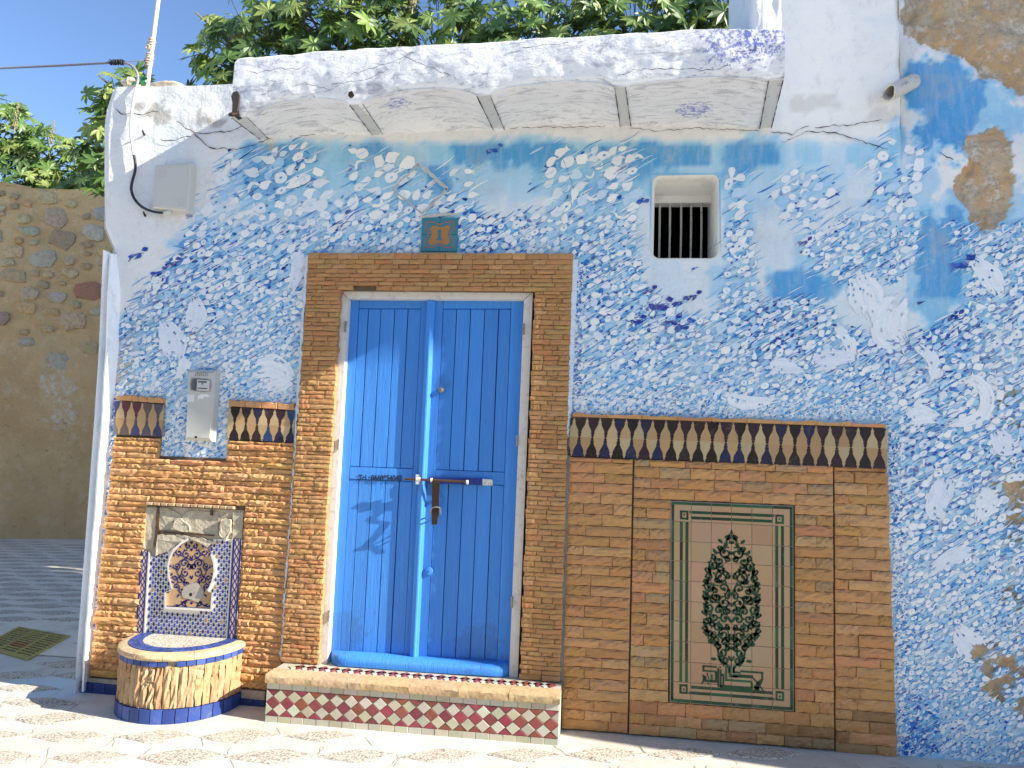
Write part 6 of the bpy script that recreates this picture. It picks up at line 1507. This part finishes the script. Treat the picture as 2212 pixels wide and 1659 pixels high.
# ================================================================== STONE WALL ACROSS THE ALLEY
sw = tag(empty('stone_wall', (-8.6, 6.3, 0)), 'tall rubble stone wall with crumbling tan render across the alley', 'wall')
WA, WB = np.array([-9.9, 5.60]), np.array([-5.2, 7.73]); wd = (WB-WA)/np.linalg.norm(WB-WA); wn = np.array([wd[1], -wd[0]]); WA = WA-wd*4; WL = np.linalg.norm(WB-WA)
WT = 5.42
ss = np.arange(0, WL, .06); zz_ = np.arange(-.05, WT+.06, .06); S_, Z_ = np.meshgrid(ss, zz_)
dp = (fbm(S_*1.2, Z_*1.2, 5, 120, .6)-.5)*.16+.03*sstep(3.2, 2.6, Z_); topj = WT+(fbm(S_*1.5, S_*0, 3, 5)-.5)*.16; Zj = np.minimum(Z_, topj)
grid_mesh('render_face', WA[0]+wd[0]*S_+wn[0]*dp, WA[1]+wd[1]*S_+wn[1]*dp, Zj, None, (M_RUBBLE,), sw, None, 60)
m = MB(); a, b = WA, WB; m.add([(a[0], a[1], WT-.05), (b[0], b[1], WT-.05), (b[0]-wn[0]*.5, b[1]-wn[1]*.5, WT-.05), (a[0]-wn[0]*.5, a[1]-wn[1]*.5, WT-.05), (b[0]-wn[0]*.5, b[1]-wn[1]*.5, 0), (a[0]-wn[0]*.5, a[1]-wn[1]*.5, 0), (a[0], a[1], 0), (b[0], b[1], 0)], [(0, 1, 2, 3), (3, 2, 4, 5), (0, 3, 5, 6), (1, 7, 4, 2)]); m.build('wall_core', M_RUBBLE, sw)
RST = []
for k in range(10):
    r = random.Random(200+k); m = MB(); n = 10; L = []
    for i in range(n): t = 2*math.pi*i/n; q = r.uniform(.82, 1.12); c, s = math.cos(t), math.sin(t); L.append((math.copysign(abs(c)**.7, c)*.5*q, math.copysign(abs(s)**.7, s)*.5*q))
    L = [(x*r.uniform(.88, 1.08), z*r.uniform(.88, 1.08)) for x, z in L]; V = [(x, 0.5, z) for x, z in L]+[(x*.95, -.25+r.uniform(-.1, .1), z*.95) for x, z in L]+[(x*.6, -.5+r.uniform(-.1, .1), z*.6) for x, z in L]
    m.add(V, [(i, n+i, n+(i+1) % n, (i+1) % n)[::-1] for i in range(n)]+[(n+i, 2*n+i, 2*n+(i+1) % n, n+(i+1) % n)[::-1] for i in range(n)]+[tuple(range(2*n, 3*n))]); RST.append(m.mesh('stone', (M_RSTONE,)))
RC = [(0.34, 0.27, 0.17), (0.36, 0.29, 0.18), (0.36, 0.27, 0.15), (0.33, 0.24, 0.14), (0.38, 0.30, 0.17), (0.31, 0.24, 0.16), (0.24, 0.11, 0.07), (0.40, 0.26, 0.12), (0.27, 0.25, 0.21), (0.28, 0.21, 0.13), (0.33, 0.29, 0.22)]
wang = math.atan2(wd[1], wd[0]); placed = []
for tries in range(5000):
    if len(placed) > 250: break
    s_ = random.uniform(2.6, WL-.2); z = WT-.1-abs(random.gauss(0, 1.0))-.05; 
    if z < 2.4 or (z < 3.3 and random.random() < .5): continue
    w = random.uniform(.12, .46); h = w*random.uniform(.5, .85)
    if any(abs(s_-a)*2 < (w+c)*1.0 and abs(z-b)*2 < (h+d)*1.0 for a, b, c, d in placed): continue
    placed.append((s_, z, w, h)); o = link('stone', RST[len(placed) % 10], sw)
    d0 = (float(fbm(np.array([s_*1.2]), np.array([z*1.2]), 5, 120, .6)[0])-.5)*.16+.015
    o.location = (WA[0]+wd[0]*s_+wn[0]*d0, WA[1]+wd[1]*s_+wn[1]*d0, z); o.scale = (w, .05, h); o.rotation_euler = (0, random.uniform(-.25, .25), wang); o.color = (*scl(pal(RC, .15), 1.7), 1)

# ================================================================== CASTOR BEAN PLANTS
def leaf_mesh(k):
    r = random.Random(300+k); m = MB(); nl = 8; V = [(0, 0, 0)]; F = []
    span = math.radians(312); a0 = math.pi/2-span/2
    for i in range(nl):
        a = a0+span*(i+.5)/nl; L = (0.55+.45*math.sin(math.pi*(i+.5)/nl))*r.uniform(.9, 1.08); hw = span/nl*.5
        def P(rad, ang, z): return (rad*math.cos(ang), rad*math.sin(ang), z)
        b = len(V); dr_ = r.uniform(-.22, -.02)
        V += [P(L*.42, a-hw, .02), P(L*.62, a-hw*.78, .02+dr_*.3), P(L, a+r.uniform(-.08, .08), dr_*L), P(L*.62, a+hw*.78, .02+dr_*.3), P(L*.42, a+hw, .02), P(L*.58, a, -.03+dr_*.25)]
        F += [(0, b, b+5), (b, b+1, b+5), (b+1, b+2, b+5), (b+2, b+3, b+5), (b+3, b+4, b+5), (b+4, 0, b+5)]
    m.add(V, F); return m.mesh('leaf', (M_LEAF,))
LEAVES = [leaf_mesh(k) for k in range(8)]
LG = [(0.11, 0.20, 0.05), (0.085, 0.165, 0.042), (0.16, 0.25, 0.07), (0.07, 0.135, 0.04), (0.21, 0.28, 0.09), (0.06, 0.115, 0.038)]
def castor(base, crowns, nleaf, nobj, size, label, seed, spikes=()):
    r = random.Random(seed); t = tag(empty('castor_plant', base), label, 'plant', 'castor plants behind the walls'); st = MB(); rest = MB(); L = []; B = Vector(base)
    for (c, rad, w) in crowns:
        c = Vector(c); k = B+(c-B)*.45+Vector((r.uniform(-.2, .2), r.uniform(-.2, .2), 0)); st.tube([B+Vector((r.uniform(-.1, .1), r.uniform(-.1, .1), 0)), k, c-Vector((0, 0, rad[2]*.5)), c+Vector((0, 0, rad[2]*.4))], [.05, .04, .028, .012], 7)
        for q in range(7):
            d = Vector((r.uniform(-1, 1)*rad[0], r.uniform(-1, 1)*rad[1], r.uniform(-.6, .9)*rad[2]))*.8; st.tube([c-Vector((0, 0, rad[2]*r.uniform(0, .5))), c+d*.5+Vector((0, 0, .05)), c+d], [.018, .012, .008], 5)
    tot = sum(w for _, _, w in crowns)
    for (c, rad, w) in crowns:
        c = Vector(c)
        for q in range(int(nleaf*w/tot)):
            while True:
                d = Vector((r.uniform(-1, 1), r.uniform(-1, 1), r.uniform(-1, 1)))
                if d.length <= 1 and (d.length > .45 or r.random() < .5): break
            p = c+Vector((d.x*rad[0], d.y*rad[1], d.z*rad[2])); out = Vector((d.x*.8, d.y*.5-.55, .0)); nrm = (out*.75+Vector((r.uniform(-.6, .6), r.uniform(-.6, .35), r.uniform(.1, .9)))).normalized()
            L.append((p, nrm, size*r.uniform(.6, 1.15), r.uniform(0, 6.28), r.choice(LG), r.randrange(8), c))
    cp = Vector(EYE); L.sort(key=lambda l: (l[0]-cp).length-l[2]*4)
    for i, (p, nrm, s, tw, col, k, c) in enumerate(L):
        q = nrm.to_track_quat('Z', 'Y') @ Matrix.Rotation(tw, 3, 'Z').to_quaternion()
        kk = r.uniform(1.0, 1.5); col = (col[0]*kk*1.08, col[1]*kk, col[2]*kk*.9)
        st.tube([p, p+(c-p)*.35-nrm*.04], .0045, 3, cap=False)
        if i < nobj:
            o = link('leaf', LEAVES[k], t); o.location = p; o.rotation_mode = 'QUATERNION'; o.rotation_quaternion = q; o.scale = (s, s, s); o.color = (*col, 1)
        else:
            me = LEAVES[k]; rest.add([q @ (v.co*s)+p for v in me.vertices], [tuple(f.vertices) for f in me.polygons], col)
    if rest.v: tag(rest.build('leaf', M_LEAF, t), kind='stuff')
    st.build('stem', M_STEM, t, 60)
    for (x, y, z, h) in spikes:
        m = MB(); m.tube([(x, y, z), (x+.02, y, z+h)], [.010, .004], 5)
        for k in range(int(h*160)):
            f = r.random(); a = r.uniform(0, 6.28); rr_ = .034*(1-f*.7); c = Vector((x+.02*f+rr_*math.cos(a), y+rr_*math.sin(a), z+h*(.15+.85*f))); e = .014*r.uniform(.7, 1.2)
            m.add([c+Vector(v)*e for v in ((1,0,0),(0,1,0),(-1,0,0),(0,-1,0),(0,0,1),(0,0,-1))], [(0,1,4),(1,2,4),(2,3,4),(3,0,4),(1,0,5),(2,1,5),(3,2,5),(0,3,5)])
        m.build('seed_spike', M_SPIKE, t)
castor((-3.2, 3.0, 0), [((-3.55, 2.6, 5.2), (.75, .6, .9), 1.2), ((-2.7, 2.5, 5.5), (.8, .6, .9), 1.2), ((-3.3, 2.4, 4.6), (.95, .5, .6), 1.1)], 1050, 240, .18, 'leafy castor plant with bright star leaves behind the left end of the canopy', 1, ((-3.0, 2.3, 5.6, .4), (-2.2, 2.3, 5.7, .4)))
castor((-1.3, 3.0, 0), [((-1.7, 2.6, 5.2), (.9, .6, .9), 1.2), ((-.7, 2.6, 5.3), (.9, .6, .9), 1.2), ((-1.2, 2.2, 4.75), (1.3, .5, .5), 1.3)], 1150, 240, .18, 'dense castor plant rising behind the middle of the canopy', 2, ((-1.9, 2.2, 5.6, .35),))
castor((.5, 3.0, 0), [((.2, 2.6, 5.3), (.8, .6, .9), 1.1), ((.95, 2.6, 5.3), (.65, .5, .9), .9), ((.5, 2.2, 4.75), (1.1, .5, .5), 1.3)], 1050, 240, .18, 'dark castor plant behind the right end of the canopy beside the white pier', 3)
castor((-3.0, 2.6, 0), [((-4.75, 2.2, 4.75), (.36, .3, .5), 1.0), ((-4.85, 2.2, 4.2), (.38, .3, .4), .9)], 130, 130, .17, 'small castor plant squeezed against the left corner of the house', 4)
castor((-10.6, 8.2, 0), [((-11.2, 7.6, 6.9), (1.0, .7, .8), 1.2), ((-10.2, 7.9, 6.5), (.9, .7, .6), 1.0), ((-10.5, 7.6, 5.9), (1.4, .7, .5), 1.0), ((-12.2, 7.2, 6.6), (1.1, .7, 1.0), .9)], 620, 230, .24, 'castor plant with pinkish seed spikes behind the far stone wall', 5, ((-11.1, 7.2, 7.5, .5), (-10.35, 7.2, 6.8, .55), (-9.8, 7.4, 6.6, .5), (-11.6, 7.2, 7.4, .5)))
castor((-8.7, 8.4, 0), [((-9.0, 8.0, 6.2), (.9, .6, .7), 1.0), ((-8.2, 8.2, 6.6), (.8, .6, .8), 1.0), ((-8.7, 7.6, 5.7), (1.2, .6, .4), .8)], 460, 190, .24, 'castor plant hanging over the far stone wall next to the house', 6)

# ================================================================== UNSEEN BUILDINGS, SOME ADDED TO SHAPE THE LIGHT
def building(name, label, a, b):
    t = tag(empty(name, ((a[0]+b[0])/2, (a[1]+b[1])/2, 0)), label, 'building'); m = MB(); m.box(a, b); m.build('wall', M_BLOCK, t)
    m = MB(); m.box((a[0]-.06, a[1]-.06, b[2]), (b[0]+.06, b[1]+.06, b[2]+.18)); m.build('parapet', M_BLOCK, t); return t
lh = building('lane_house', 'plain cream house further along the lane that shades the right half of the front', (5.0, -1.09, 0), (9.0, 0.0, 8.2))
m = MB(); m.box((5.0, -1.17, 5.75), (9.0, -1.092, 8.19)); m.build('added_overhang', M_BLOCK, lh)  # unseen overhang added to keep sun off the lintel over the door
building('opposite_house', 'unseen long low cream house across the lane, added to cut bounced light', (-14.0, -13.0, 0), (6.0, -8.6, 5.5))  # out of view, added to reduce light bounced from the street
building('added_shade_block', 'unseen tall cream block added to shade the far stone wall', (8.0, 1.35, 0), (13.0, 12.0, 15.8))  # unseen block, added and sized so its shadow covers the far wall and alley
